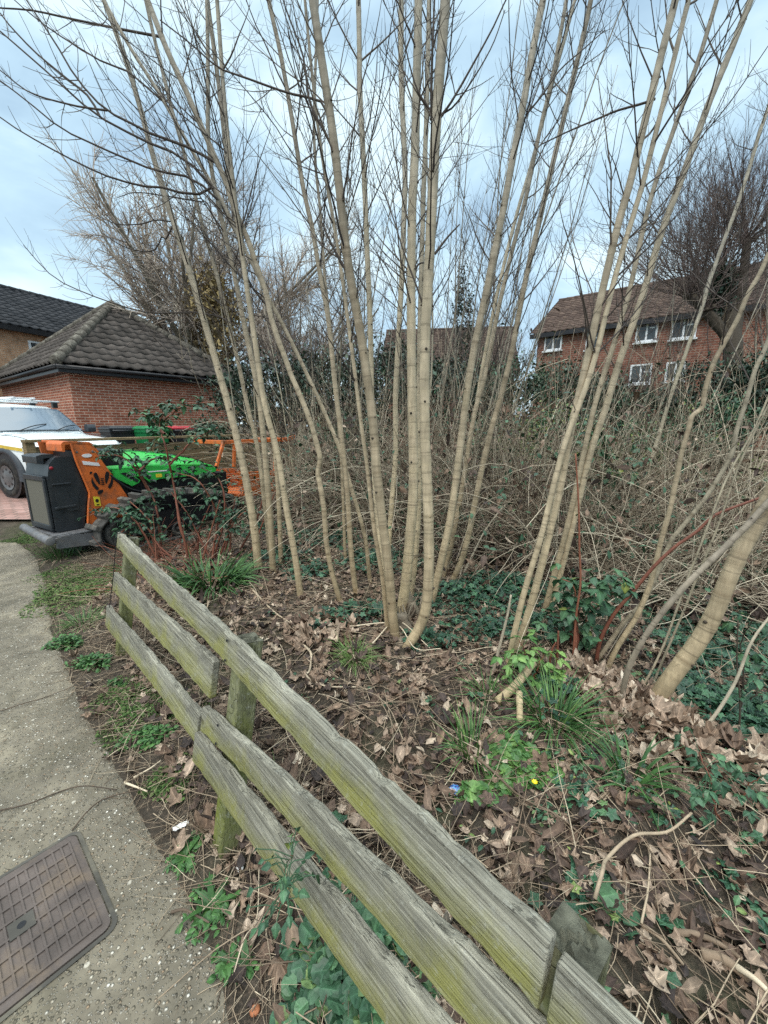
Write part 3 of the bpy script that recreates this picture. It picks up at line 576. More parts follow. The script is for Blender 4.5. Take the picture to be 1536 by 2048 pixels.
def pickup():
    fx, fy = -5.78, 7.86; hd = math.atan2(-.4, .92); root = empty('pickup_truck', (fx, fy, float(gz(fx - 1, fy)) + .0), hd)
    tag(root, 'white pickup truck with a roof bar parked by the brick garage', 'pickup truck')
    # body: half sections (y, z) mirrored, from the nose backwards
    def sec(x, hw, zb, zs, zt, crown):
        h = [(0, zb), (hw * .9, zb), (hw, zb + .12), (hw * 1.0, zs - .12), (hw * .97, zs), (hw * .88, zt), (hw * .5, zt + crown * .8), (0, zt + crown)]
        return [(x, y, z) for y, z in h] + [(x, -y, z) for y, z in h[-2:0:-1]]
    b = MB(); loft(b, [sec(0, .64, .44, .80, .88, .03), sec(-.04, .72, .40, .86, .95, .04), sec(-.14, .8, .36, .92, 1.0, .05), sec(-.3, .86, .33, .955, 1.045, .055), sec(-.6, .89, .33, .98, 1.06, .055), sec(-1.0, .90, .33, 1.01, 1.1, .055), sec(-1.35, .90, .33, 1.03, 1.13, .05), sec(-1.7, .9, .33, 1.04, 1.14, .02), sec(-3.2, .9, .33, 1.05, 1.13, 0), sec(-3.3, .9, .36, 1.08, 1.12, 0), sec(-5.1, .88, .4, 1.08, 1.12, 0)])
    bo = bevel(b.build('body', M['white_paint'], root), .015)
    for s in (-1, 1): ln = MB(); tubes(ln, catmull([(-.2, s * .7, 1.005), (-.7, s * .72, 1.115), (-1.3, s * .76, 1.155)], 10)[None], np.full((1, 10), .006), 4); ln.build('bonnet_seam', M['dark_trim'], bo)
    cb = MB()
    def cs(x, hw, ht, z0, z1): h = [(0, z0), (hw, z0), (hw * .985, z0 + (z1 - z0) * .4), (ht, z1 - .06), (ht * .85, z1), (0, z1 + .025)]; return [(x, y, z) for y, z in h] + [(x, -y, z) for y, z in h[-2:0:-1]]
    loft(cb, [cs(-1.28, .8, .78, 1.08, 1.17), cs(-1.62, .82, .73, 1.08, 1.4), cs(-1.98, .83, .69, 1.08, 1.66), cs(-2.2, .83, .69, 1.08, 1.73), cs(-2.6, .83, .69, 1.08, 1.76), cs(-3.1, .83, .68, 1.08, 1.72), cs(-3.3, .82, .7, 1.08, 1.5)])
    cab = bevel(cb.build('cab', M['white_paint'], root), .012)
    W = MB(); n = 9; V = []; 
    for u in np.linspace(0, 1, 7):
        x = -1.31 - .66 * u + .0; z = 1.205 + .46 * u
        z = np.interp(x, [-1.98, -1.62, -1.28], [1.665, 1.41, 1.19]) + .028; hw = .745 - .085 * u
        for k in np.linspace(-1, 1, n): V.append((x + .035 - .05 * k * k, k * hw, z + .004 - .016 * k * k))
    i = np.arange(7 * n).reshape(7, n); W.add(V, np.stack([i[:-1, :-1], i[:-1, 1:], i[1:, 1:], i[1:, :-1]], -1).reshape(-1, 4)); W.build('windscreen', M['screen'], cab)
    for s in (-1, 1):
        g = MB(); q = [(-1.72, s * .775, 1.42), (-1.45, s * .82, 1.2), (-2.4, s * .846, 1.2), (-2.4, s * .742, 1.66), (-2.08, s * .735, 1.66)]; g.add([(x, y + s * .012, z) for x, y, z in q], None, [(0, 1, 2), (0, 2, 3), (0, 3, 4)] if s > 0 else [(2, 1, 0), (3, 2, 0), (4, 3, 0)]); g.build('side_window', M['screen'], cab, False)
        mr = MB(); loft(mr, [[(x, s * y, z) for x, z in ((-1.52, 1.17), (-1.44, 1.19), (-1.42, 1.27), (-1.46, 1.35), (-1.55, 1.35), (-1.58, 1.25))] for y in (.93, 1.0, 1.1)]); mr.add(boxv((-1.52, s * .89, 1.2), .03, .06, .02), BOXQ); bevel(mr.build('mirror', M['dark_trim'], root), .01)
        hl = MB(); V = [(-.0, .53, .78), (-.04, .74, .74), (-.30, .872, .84), (-.36, .868, .94), (-.16, .79, .965), (-.03, .56, .88)]; hl.add([(x + .03, s * (y + .012), z + .01) for x, y, z in V] + [(x - .03, s * (y - .02), z - .01) for x, y, z in V], [(i, (i + 1) % 6, 6 + (i + 1) % 6, 6 + i) for i in range(6)], [(0, 1, 2), (0, 2, 3), (0, 3, 4), (0, 4, 5)]); hl.build('headlight', M['lamp'], root)
        for wx in (-.92, -3.95):
            t = MB(); cc = (wx, s * .80, .375); lathe(t, [(.2, -.11 * 1), (.33, -.125), (.37, -.09), (.378, -.03), (.378, .03), (.37, .09), (.33, .125), (.235, .115), (.225, .08)], cc, (0, s, 0), 32)
            wo = t.build('wheel', M['tyre'], root); rm = MB()
            for q in range(8): a = q * pi / 4; lathe(rm, [(.024, .003), (.0, .004)], (wx + .155 * cos(a), s * (.80 + .113), .375 + .155 * sin(a)), (0, s, 0), 8, 1)
            lathe(rm, [(.23, .122), (.205, .116), (.19, .107), (.14, .112), (.1, .122), (.06, .128), (.0, .128)], cc, (0, s, 0), 28); rr = rm.build('rim', [M['steel'], M['fascia']], wo)
            ar = MB(); a = np.linspace(-.15, pi + .15, 20); sect = []
            for q in a: 
                cz, sz = cos(q), sin(q); sect.append([(wx + cz * .43, s * .93, .4 + sz * .43), (wx + cz * .54, s * .92, .4 + sz * .52), (wx + cz * .56, s * .86, .4 + sz * .53), (wx + cz * .43, s * .8, .4 + sz * .43)])
            loft(ar, sect); ar.build('wheel_arch', M['dark_trim'], root)
            wl = MB(); lathe(wl, [(.43, .002), (.0, .004)], (wx, s * .9025, .4), (0, s, 0), 28); wl.build('arch_gap_shade', M['fascia'], root)  # flat black disc on the body side, painting the shaded gap round the wheel
    bp = MB(); loft(bp, [[(x, y, z) for y, z in ((.84, .3), (.86, .5), (.8, .62), (-.8, .62), (-.86, .5), (-.84, .3))] for x in (.06, -.2)]); bevel(bp.build('bumper', M['dark_trim'], root), .03)
    gr = MB(); gr.add(boxv((.005, 0, .74), .015, .48, .09), BOXQ); gr.build('grille', M['fascia'], root, False)
    st = MB(); n = 8
    xs = np.linspace(-.3, -1.6, n); V = [(x, -.9 - .012 + .02 * max(0, (x + .6) / .3), z + dz) for x, z in zip(xs, np.linspace(.9, 1.0, n)) for dz in (-.03, .03)]; st.add(V, [(2 * i, 2 * i + 1, 2 * i + 3, 2 * i + 2) for i in range(n - 1)]); st.build('yellow_stripe', M['yellow'], root, False)
    for xb, nm in ((-2.05, 0), (-2.9, 1)):
        rb = MB(); tubes(rb, np.array([[(xb, -.76, 1.84), (xb, .76, 1.84)]]), np.full((1, 2), .02), 8, cap=True); ro = rb.build('roof_bar', M['white_frame'], root)
        for s in (-1, 1): ft = MB(); ft.add(boxv((xb, s * .66, 1.765), .04, .05, .06), BOXQ); bevel(ft.build('foot', M['fascia'], ro, False), .012)
    ld = MB()
    for y in (-.1, .25): tubes(ld, np.array([[(-1.95, y, 1.885), (-4.4, y, 1.885)]]), np.full((1, 2), .022), 6, cap=True)
    for x in np.arange(-2.0, -4.4, -.28): tubes(ld, np.array([[(x, -.1, 1.885), (x, .25, 1.885)]]), np.full((1, 2), .013), 6)
    lo = ld.build('ladder', M['white_frame']); lo.matrix_world = root.matrix_basis; lo.location = root.location; lo.rotation_euler = root.rotation_euler
    tag(lo, 'pale aluminium ladder lying on the pickup roof bars', 'ladder')
    for (p, q) in (((-1.3, -.45, 1.2), (-1.47, .12, 1.335)), ((-1.3, .2, 1.2), (-1.45, .66, 1.31))): wp = MB(); tubes(wp, catmull([p, (np.array(p) + q) / 2 + [0.02, 0, .03], q], 6)[None] + np.array([.04, 0, .02]), np.full((1, 6), .01), 5); wp.build('wiper', M['fascia'], root)
pickup()

# ------------------------------------------------------------------ tracked wood chipper (orange, green and black)
M['orange'] = plain('orange_paint', (.62, .14, .028), .5, .4, var=.2, nscale=7, dirt=((.16, .085, .05), .9))
M['green_paint'] = plain('green_paint', (.03, .42, .06), .4, .45, var=.2, nscale=6, dirt=((.04, .16, .05), .7))
M['black_gloss'] = plain('black_moulding', (.022, .026, .03), .38, .45, var=.2, nscale=8, dirt=((.06, .058, .055), .5))
M['mesh_grille'] = (lambda: None)
m, nt, b = newmat('dusty_mesh', .9, .1); v = coords(nt); n = nd(nt, 'ShaderNodeTexChecker', {'Vector': v, 'Scale': 160.0, 'Color1': c4((.16, .15, .125)), 'Color2': c4((.09, .085, .07))}).outputs[0]; setc(nt, b, mixc(nt, .35, n, (.16, .15, .12))); M['mesh_grille'] = m
M['decal_white'] = plain('white_decal', (.75, .72, .72), .5, .3, var=.06); M['decal_yellow'] = plain('yellow_decal', (.7, .55, .04), .5, .3, var=.1); M['decal_black'] = plain('black_decal', (.012, .012, .014), .5, .3); M['red_dot'] = plain('red_lamp', (.3, .01, .02), .3, .5)
M['mud_rubber'] = plain('muddy_rubber', (.085, .082, .076), .9, .15, var=.35, nscale=14, dirt=((.22, .195, .16), .8), bumpy=.5)
M['grey_metal'] = plain('scuffed_grey_metal', (.14, .14, .145), .55, .4, .2, var=.25, nscale=10, dirt=((.22, .19, .15), .6))
def chipper():
    root = empty('wood_chipper', (-3.63, 4.29, 0), math.atan2(.866, .5)); tag(root, 'tracked wood chipper in orange, green and black with an emblem, parked behind the brambles', 'wood chipper')
    # local x = along the machine (away from its end grille), local y = across it, 0 at the near side
    f = lambda u, v, d: (u, d, v)
    b = MB(); poly_prism(b, [(0, .33), (.0, .92), (.035, 1.08), (.1, 1.155), (.24, 1.155), (.30, .98), (.355, .72), (.33, .62), (.27, .33)], .0, .56, f); bevel(b.build('engine_cover', M['black_gloss'], root, False), .03, 3)
    p = MB(); poly_prism(p, [(.04, .62), (.04, .76), (.16, .76), (.17, .70), (.25, .70), (.24, .55), (.16, .55)], -.016, .01, f); p.add(boxv((.12, -.008, .60), .1, .016, .015), BOXQ); p.add(boxv((.12, -.004, .86), .09, .012, .01), BOXQ); bevel(p.build('moulding', M['black_gloss'], root, False), .008)
    g = MB(); g.add(boxv((-.012, .28, .66), .01, .215, .25), BOXQ); gp = g.build('grille', M['mesh_grille'], root, False)
    fr = MB()
    for (c, hy, hz) in (((-.02, .28, .93), .25, .03), ((-.02, .28, .38), .25, .03), ((-.02, .045, .655), .022, .27), ((-.02, .515, .655), .022, .27)): fr.add(boxv(c, .014, hy, hz), BOXQ)
    bevel(fr.build('grille_frame', M['black_gloss'], gp, False), .006)
    tp = MB(); poly_prism(tp, [(-.03, 1.09), (-.03, 1.17), (.02, 1.185), (.13, 1.185), (.13, 1.15), (.03, 1.14), (.03, 1.09)], .1, .46, f); bevel(tp.build('latch', M['black_gloss'], root, False), .01)
    rl = MB(); lathe(rl, [(.02, -.012), (.018, .004), (0, .006)], (.05, -.002, 1.04), (0, -1, 0), 14); rl.build('red_lamp', M['red_dot'], root)
    # orange guard
    side = [(.255, 1.30), (.285, 1.08), (.335, .86), (.362, .72), (.335, .60), (.285, .31), (.60, .24), (.80, .56), (.70, .78), (.50, 1.17), (.45, 1.29)]
    o = MB(); poly_prism(o, side, -.03, .0, f); poly_prism(o, side, .78, .81, f)
    top = [(.2, 1.285), (.25, 1.29), (.45, 1.272), (.51, 1.17), (.53, 1.18), (.485, 1.275), (.44, 1.308), (.25, 1.322), (.19, 1.318), (.165, 1.295), (.165, 1.21), (.19, 1.21)]
    poly_prism(o, top, -.03, .34, f); poly_prism(o, [(.3, 1.285), (.45, 1.272), (.51, 1.17), (.53, 1.18), (.485, 1.275), (.44, 1.308), (.3, 1.32)], .34, .81, f); bevel(o.build('orange_guard', M['orange'], root, False), .01, 3)
    fl = MB(); tubes(fl, catmull([(x, -.034, z) for x, z in ((.255, 1.3), (.285, 1.08), (.335, .86), (.362, .72), (.335, .6), (.285, .31))], 30)[None], np.full((1, 30), .012), 6); fl.build('guard_edge', M['orange'], root)
    core = MB(); core.add(boxv((1.35, .4, .55), 1.0, .33, .22), BOXQ); core.add(boxv((.6, .4, .8), .22, .36, .4), BOXQ); core.build('chassis', M['decal_black'], root, False)
    # decals on the guard, 3 mm proud
    dy = -.034
    def decal(pts, mat, nm, d=dy):
        q = MB(); poly_prism(q, pts, d - .003, d + .002, f); q.build(nm, mat, root, False)
    el = lambda cx, cz, rx, rz, n=18, a0=0: [(cx + rx * cos(t + a0), cz + rz * sin(t + a0)) for t in np.linspace(0, 2 * pi, n, endpoint=False)]
    decal(el(.395, 1.155, .05, .022), M['decal_white'], 'oval_label'); decal([(.335, 1.10), (.5, 1.065), (.515, 1.025), (.345, 1.055)], M['decal_white'], 'white_band')
    decal([(.39, .68), (.455, .665), (.46, .555), (.395, .565)], M['decal_yellow'], 'warning_label')
    q = MB(); poly_prism(q, el(.425, .625, .018, .022), dy - .006, dy - .0035, f); q.add(boxv((.427, dy - .005, .578), .014, .0015, .006), BOXQ); q.build('warning_symbol', M['decal_black'], root, False)
    # emblem: two curled black shapes facing each other with bars between
    em = MB(); cx, cz, S = .515, .845, .115
    def blob(pts, mir):
        P = catmull(pts + [pts[0]], 28)[:-1]; poly_prism(em, [(cx + (-x if mir else x) * S, cz + z * S) for x, z in P][::-1 if mir else 1], dy - .004, dy + .001, f)
    for mr in (False, True):
        blob([(.25, .05), (.32, .55), (.5, .95), (.72, .8), (.66, .4), (.45, -.1), (.3, -.3)], mr); blob([(.9, .55), (1.0, .1), (.92, -.4), (.62, -.85), (.45, -.65), (.72, -.2), (.86, .2)], mr)
        blob([(.78, 1.0), (.95, 1.1), (1.05, .95), (.98, .8), (.9, .92)], mr)
    blob([(-.55, -.95), (-.25, -.85), (-.05, -.95), (-.3, -1.25), (-.6, -1.25)], False)
    for k in range(4): em.add(boxv((cx, dy - .0015, cz + (.28 - .2 * k) * S), .13 * S, .0025, .045 * S), BOXQ)
    em.build('emblem', M['decal_black'], root, False)
    # green bonnet
    gb = MB(); secs = []
    for x, zt, zs, y0, y1 in ((.48, 1.17, .97, .02, .78), (.6, 1.185, .985, .0, .8), (1.1, 1.165, .98, .0, .8), (1.5, 1.11, .955, .02, .78), (1.9, 1.02, .915, .06, .74), (2.15, .93, .87, .12, .68), (2.22, .88, .84, .16, .64)):
        m_ = (y0 + y1) / 2; secs.append([(x, y0 + .02, zs - .06), (x, y0, zs - .012), (x, y0 + .03, zs + .02), (x, y0 + .24, zt - .012), (x, m_, zt + .008), (x, y1 - .24, zt - .012), (x, y1 - .03, zs + .02), (x, y1, zs - .012), (x, y1 - .02, zs - .06)])
    loft(gb, secs); bo = bevel(gb.build('bonnet', M['green_paint'], root), .006)
    sp_ = MB(); pts = [(.60, .95), (.66, .92), (.66, .87), (.86, .74), (.95, .77), (.97, .80), (.90, .87), (1.02, .83), (1.10, .755), (1.22, .79), (1.7, .78), (2.1, .8), (2.14, .86), (1.5, .945), (1.1, .965), (.62, .965)]
    poly_prism(sp_, pts, .0, .02, f); poly_prism(sp_, pts, .78, .8, f); bevel(sp_.build('side_panel', M['green_paint'], root, False), .005)
    for pts in ([(.74, .915), (.80, .92), (.95, .81), (.93, .775)], [(.95, .925), (.985, .925), (1.11, .83), (1.09, .80)]): sl_ = MB(); poly_prism(sl_, pts, -.006, .001, f); sl_.build('vent_slot', M['decal_black'], root, False)
    ws = MB(); poly_prism(ws, [(1.08, .905), (1.36, .90), (1.36, .885), (1.08, .89)], -.004, .001, f); ws.build('white_lettering', M['decal_white'], root, False)
    wy = MB(); poly_prism(wy, [(1.18, .86), (1.26, .858), (1.26, .81), (1.18, .815)], -.004, .001, f); wy.build('yellow_label', M['decal_yellow'], root, False)
    for yy in (.25, .55): sm_ = MB(); tubes(sm_, np.array([[(.55, yy, 1.182), (1.1, yy, 1.164), (1.5, yy, 1.106), (1.9, yy + (.5 - yy) * .2, 1.014)]]), np.full((1, 4), .006), 4); sm_.build('bonnet_groove', M['decal_black'], bo)
    # feed chute frame and lower orange panel at the far end
    h = MB(); R_ = .022
    for y in (.0,):
        for P in ([(2.12, y, .86), (2.3, y, 1.25)], [(2.45, y, .84), (2.5, y, 1.25)], [(3.3, y, .5), (3.4, y, 1.22)]): h.add(boxv((np.array(P[0]) + P[1]) / 2, R_, .02, np.linalg.norm(np.subtract(P[1], P[0])) / 2, np.array([norm(np.array([P[1][2] - P[0][2], 0, P[0][0] - P[1][0]])), [0, 1, 0], norm(np.subtract(P[1], P[0]))])), BOXQ)
        h.add(boxv((2.95, y, 1.235), .68, .02, .03), BOXQ); poly_prism(h, [(3.55, 1.2), (3.62, 1.27), (3.9, 1.31), (3.86, 1.22), (3.6, 1.2)], y - .02, y + .02, f)
    h.add(boxv((2.3, .375, 1.235), .03, .36, .03), BOXQ); h.add(boxv((3.6, .375, 1.235), .03, .36, .03), BOXQ); bevel(h.build('feed_frame', M['orange'], root, False), .005)
    ch = MB(); poly_prism(ch, [(2.5, .75), (3.35, .70), (3.45, .3), (2.6, .34)], -.05, .0, f); poly_prism(ch, [(2.5, .75), (3.35, .70), (3.45, .3), (2.6, .34)], .75, .8, f); ch.add(boxv((2.95, .375, .36), .42, .37, .02), BOXQ); bevel(ch.build('feed_chute', M['orange'], root, False), .006)
    # tracks with lugs, wheels under them
    for y0 in (-.30, .86):
        yc = y0 + .11
        path = []; A = np.linspace(pi * .5, pi * 1.5, 12); c1 = (.52, .235, .2); c2 = (1.95, .235, .2); c3 = (.86, .5, .1)
        loop = [(.52 - .2 * cos(t), .235 - .2 * sin(t)) for t in np.linspace(-pi / 2, pi / 2, 10)]          # front, from bottom to top handled below
        pts = [(.52, .03), (.36, .09), (.30, .22), (.34, .36), (.50, .47), (.72, .57), (.95, .6), (1.5, .56), (1.95, .46), (2.14, .34), (2.16, .2), (2.05, .07), (1.85, .03), (1.2, .03)]
        P = catmull([(x, yc, z) for x, z in pts + [pts[0]]], 90)[:-1]; t = MB(); T = norm(np.roll(P, -1, 0) - np.roll(P, 1, 0)); N_ = np.cross(T, [0, 1, 0]); N_ = N_ * np.sign(np.sum(N_ * (P - P.mean(0)), 1, keepdims=True))
        V = np.stack([P + N_ * .0 + [0, -.11, 0], P + N_ * .025 + [0, -.11, 0], P + N_ * .025 + [0, .11, 0], P + [0, .11, 0]], 1); i = np.arange(len(P) * 4).reshape(-1, 4); j = np.roll(i, -1, 0)
        t.add(V.reshape(-1, 3), np.concatenate([np.stack([i[:, a], i[:, (a + 1) % 4], j[:, (a + 1) % 4], j[:, a]], -1) for a in range(4)]))
        for k in range(0, len(P), 3):
            t.add(boxv(P[k] + N_[k] * .05, .03, .125, .034, np.array([T[k], [0, 1, 0], N_[k]])), BOXQ)
        tr = bevel(t.build('track', M['mud_rubber'], root, False), .009)
        for (x, z, r) in ((.54, .235, .175), (1.95, .24, .17), (1.0, .13, .09), (1.25, .13, .09), (1.5, .13, .09), (.92, .45, .1)):
            w = MB(); s = -1 if y0 < 0 else 1; lathe(w, [(r, -.06), (r, .07), (r * .8, .085), (r * .72, .06), (r * .3, .055), (r * .25, .085), (0, .09)], (x, yc, z), (0, s, 0), 24); w.build('track_wheel', M['mud_rubber'], tr)
        fm = MB(); fm.add(boxv((1.25, yc, .28), .75, .07, .12), BOXQ); fm.build('track_frame', M['decal_black'], tr, False)
    bb = MB(); tubes(bb, np.array([[(-.17, -.28, .31), (-.05, .72, .31)]]), np.full((1, 2), .045), 12, cap=True)
    bb.add(boxv((-.03, -.12, .29), .11, .022, .045), BOXQ); bb.add(boxv((-.0, .55, .29), .08, .022, .045), BOXQ); bevel(bb.build('bumper_bar', M['grey_metal'], root), .006)
    pl = MB(); poly_prism(pl, [(-.08, .19), (.42, .13), (.42, .27), (-.02, .315), (-.08, .3)], -.17, -.14, f); pl.add(boxv((.14, .2, .312), .2, .36, .01), BOXQ); bevel(pl.build('base_plate', M['grey_metal'], root, False), .005)
    hs = MB(); tubes(hs, catmull([(.5, .1, 1.1), (.62, -.02, .9), (.8, -.03, .72), (1.05, -.01, .62)], 16)[None], np.full((1, 16), .016), 7); hs.build('hose', M['decal_black'], root)
    for (x, z) in ((.30, 1.2), (.46, 1.2), (.34, .5), (.62, .34), (.70, .6)): bl = MB(); lathe(bl, [(.013, 0), (.012, .006), (0, .007)], (x, -.031, z), (0, -1, 0), 6); bl.build('bolt', M['grey_metal'], root, False)
chipper()

# ------------------------------------------------------------------ knee-high board fence in the foreground
M['weathered'] = wood_mat('weathered_board', (.15, .14, .11), (.29, .275, .215), (.48, .455, .36), algae=(.23, .225, .03), amt=.68, grain=(.35, 2.2, 2.6))
M['post_wood'] = wood_mat('mossy_post', (.1, .1, .055), (.19, .19, .1), (.32, .31, .2), algae=(.17, .19, .03), amt=.75, grain=(2.5, 2.5, .4))
M['end_grain'] = plain('dark_end_grain', (.1, .1, .075), .95, .1, var=.5, nscale=30, dirt=((.025, .025, .02), .8), bumpy=.8)
M['cord'] = plain('black_cord', (.015, .015, .016), .7, .2)
def board_fence():
    h = .8; T = [at_z(245, 1066, h), at_z(468, 1270, h), at_z(1120, 1886, h)]; d0 = norm((T[2] - T[0]) * [1, 1, 0]); perp = np.array([-d0[1], d0[0], 0]); perp = perp if perp[0] > 0 else -perp
    lean = perp * .15; up = norm(lean + np.array([0, 0, h])); out = np.cross(d0, up); out = out if out[1] < 0 else -out      # out: towards the path
    root = empty('board_fence', (T[0][0], T[0][1], 0)); o = np.array(root.location); tag(root, 'leaning knee-high fence of weathered mossy boards beside the path', 'fence')
    mid = []
    line = lambda a, b, s: a + (b - a) * s
    def pt(u, s):                                                    # u metres from the far post along the top line, s = height fraction
        L = [0, np.linalg.norm(T[1] - T[0]), np.linalg.norm(T[1] - T[0]) + np.linalg.norm(T[2] - T[1])]
        if u < L[1]: P = T[0] + (T[1] - T[0]) * u / L[1]
        else: P = T[1] + (T[2] - T[1]) * (u - L[1]) / (L[2] - L[1])
        return P - lean * (1 - s) + np.array([0, 0, h * s - h])
    L1 = np.linalg.norm(T[1] - T[0]); L2 = L1 + np.linalg.norm(T[2] - T[1])
    for u, s1 in ((.05, .97), (L1 + .02, .985), (L2 + .01, .975)):
        p = MB(); a = pt(u, -.35) - o; b = pt(u, s1) - o; off = -out * .046; cc = (a + b) / 2 + off; ln = np.linalg.norm(b - a) / 2
        V = boxv((0, 0, 0), .05, .05, ln); Vt = V.copy(); tt = (V[:, 2] < 0) * 1.0
        ob_ax = np.array([d0, out, up]); nseg = 5; VV = []; 
        zz = np.linspace(-ln, ln, nseg); ring = [(-.037, -.037), (.037, -.037), (.037, .037), (-.037, .037)]
        for z in zz: VV += [(x, y, z) for x, y in ring]
        i = np.arange(nseg * 4).reshape(nseg, 4); Q = np.concatenate([np.stack([i[:-1, k], i[:-1, (k + 1) % 4], i[1:, (k + 1) % 4], i[1:, k]], -1) for k in range(4)])
        p.add(VV, Q, None, np.repeat(np.linspace(1, .35, nseg), 4)); po = p.build('post', M['post_wood'], root, False); 
        from mathutils import Matrix
        R = Matrix(((d0[0], out[0], up[0]), (d0[1], out[1], up[1]), (d0[2], out[2], up[2]))).to_4x4(); R.translation = cc; po.matrix_local = R; bevel(po, .006)
        cp = MB(); n = 12; uu = np.linspace(-.037, .037, n); X, Y = np.meshgrid(uu, uu); Z = ln + .002 - .004 * np.abs(np.sin(X * 70 + Y * 25)) ** 6 - .012 * ((np.abs(X * .8 + Y * .35 + .008 * np.sin(Y * 150)) < .006)); i = np.arange(n * n).reshape(n, n)
        cp.add(np.stack([X, Y, Z], -1).reshape(-1, 3), np.stack([i[:-1, :-1], i[:-1, 1:], i[1:, 1:], i[1:, :-1]], -1).reshape(-1, 4)); cp.build('post_top', M['end_grain'], po, False)
    # boards: (start u, end u, top s, bottom s at each end)
    boards = [(-.045, L2 - .006, 1.0, .872, 1.0, .878), (L2 + .006, L2 + .9, 1.0, .878, 1.0, .878), (-.06, L1 - .09, .68, .525, .815, .64), (L1 - .155, L2 + .38, .65, .535, .885, .752),
              (-.12, L1 - .165, .385, .21, .51, .365), (L1 - .16, L2 + .38, .515, .37, .70, .56)]
    for bi, (u0, u1, a0, b0, a1, b1) in enumerate(boards):
        m_ = MB(); n = max(10, int((u1 - u0) / .03)); th = .026; secs = []; A = pt(u0, (a0 + b0) / 2) - o; B = pt(u1, (a1 + b1) / 2) - o; ax = norm(B - A)
        VV = []; tt = []
        for k in range(n + 1):
            s = k / n; u = u0 + (u1 - u0) * s; top = pt(u, a0 + (a1 - a0) * s) - o; bot = pt(u, b0 + (b1 - b0) * s) - o; warp = out * (.004 * sin(u * 2.3 + bi * 2)) + up * .003 * sin(u * 5 + bi)
            f0 = out * (-.006 + (0.001 * (bi % 3)) + (.010 if bi >= 4 else 0)); top = top + warp + up * (.0022 * rng.normal() + .0025 * sin(u * 31 + bi)); bot = bot + warp + up * (.002 * sin(u * 9 + bi) + .002 * rng.normal())
            VV += [top + f0 + out * 0, top + f0 + out * th, bot + f0 + out * th, bot + f0]; tt += [-.35, -.05, 1, 1]
        VV = np.array(VV); c0 = (A + B) / 2; R3 = np.array([ax, np.cross(up, ax), up]); loc = (VV - c0) @ R3.T
        i = np.arange((n + 1) * 4).reshape(-1, 4); Q = np.concatenate([np.stack([i[:-1, k], i[:-1, (k + 1) % 4], i[1:, (k + 1) % 4], i[1:, k]], -1) for k in range(4)] + [i[0][None, ::-1], i[-1][None]])
        m_.add(loc, Q, None, tt); bo = m_.build('board', M['weathered'], root, False); Rm = Matrix([[R3[0][r], R3[1][r], R3[2][r]] for r in range(3)]).to_4x4(); Rm.translation = c0; bo.matrix_local = Rm; bevel(bo, .004)
        for (uu, kk) in ((.05, 0), (L1, 0), (L2, 0)):
            if u0 < uu < u1:
                s = (uu - u0) / (u1 - u0); ct = pt(uu, (a0 + b0) / 2 + ((a1 + b1) - (a0 + b0)) / 2 * s) - o
                for e in (-1, 1): nl = MB(); lathe(nl, [(.005, 0), (.004, .003), (0, .0035)], (ct + up * .035 * e + out * .0215 - c0) @ R3.T, out @ R3.T, 8); nl.build('nail', M['cord'], bo)
    c = MB(); q = [pt(.01, 1.0) + out * .03, pt(.0, .85) + out * .032, pt(-.01, .7) + out * .03, pt(-.02, .55) + out * .031, pt(-.04, .40) + out * .033, pt(-.05, .26) + out * .033]
    q = [pt(.01, 1.0) - out * .01, pt(.01, 1.004) + out * .012] + q; tubes(c, catmull(q, 30)[None], np.full((1, 30), .0028), 5); tag(c.build('cord', M['cord']), 'thin black cord hanging down over the ends of the fence boards', 'cord')
    global FENCE; FENCE = (pt, d0, out, up, L1, L2)
board_fence()

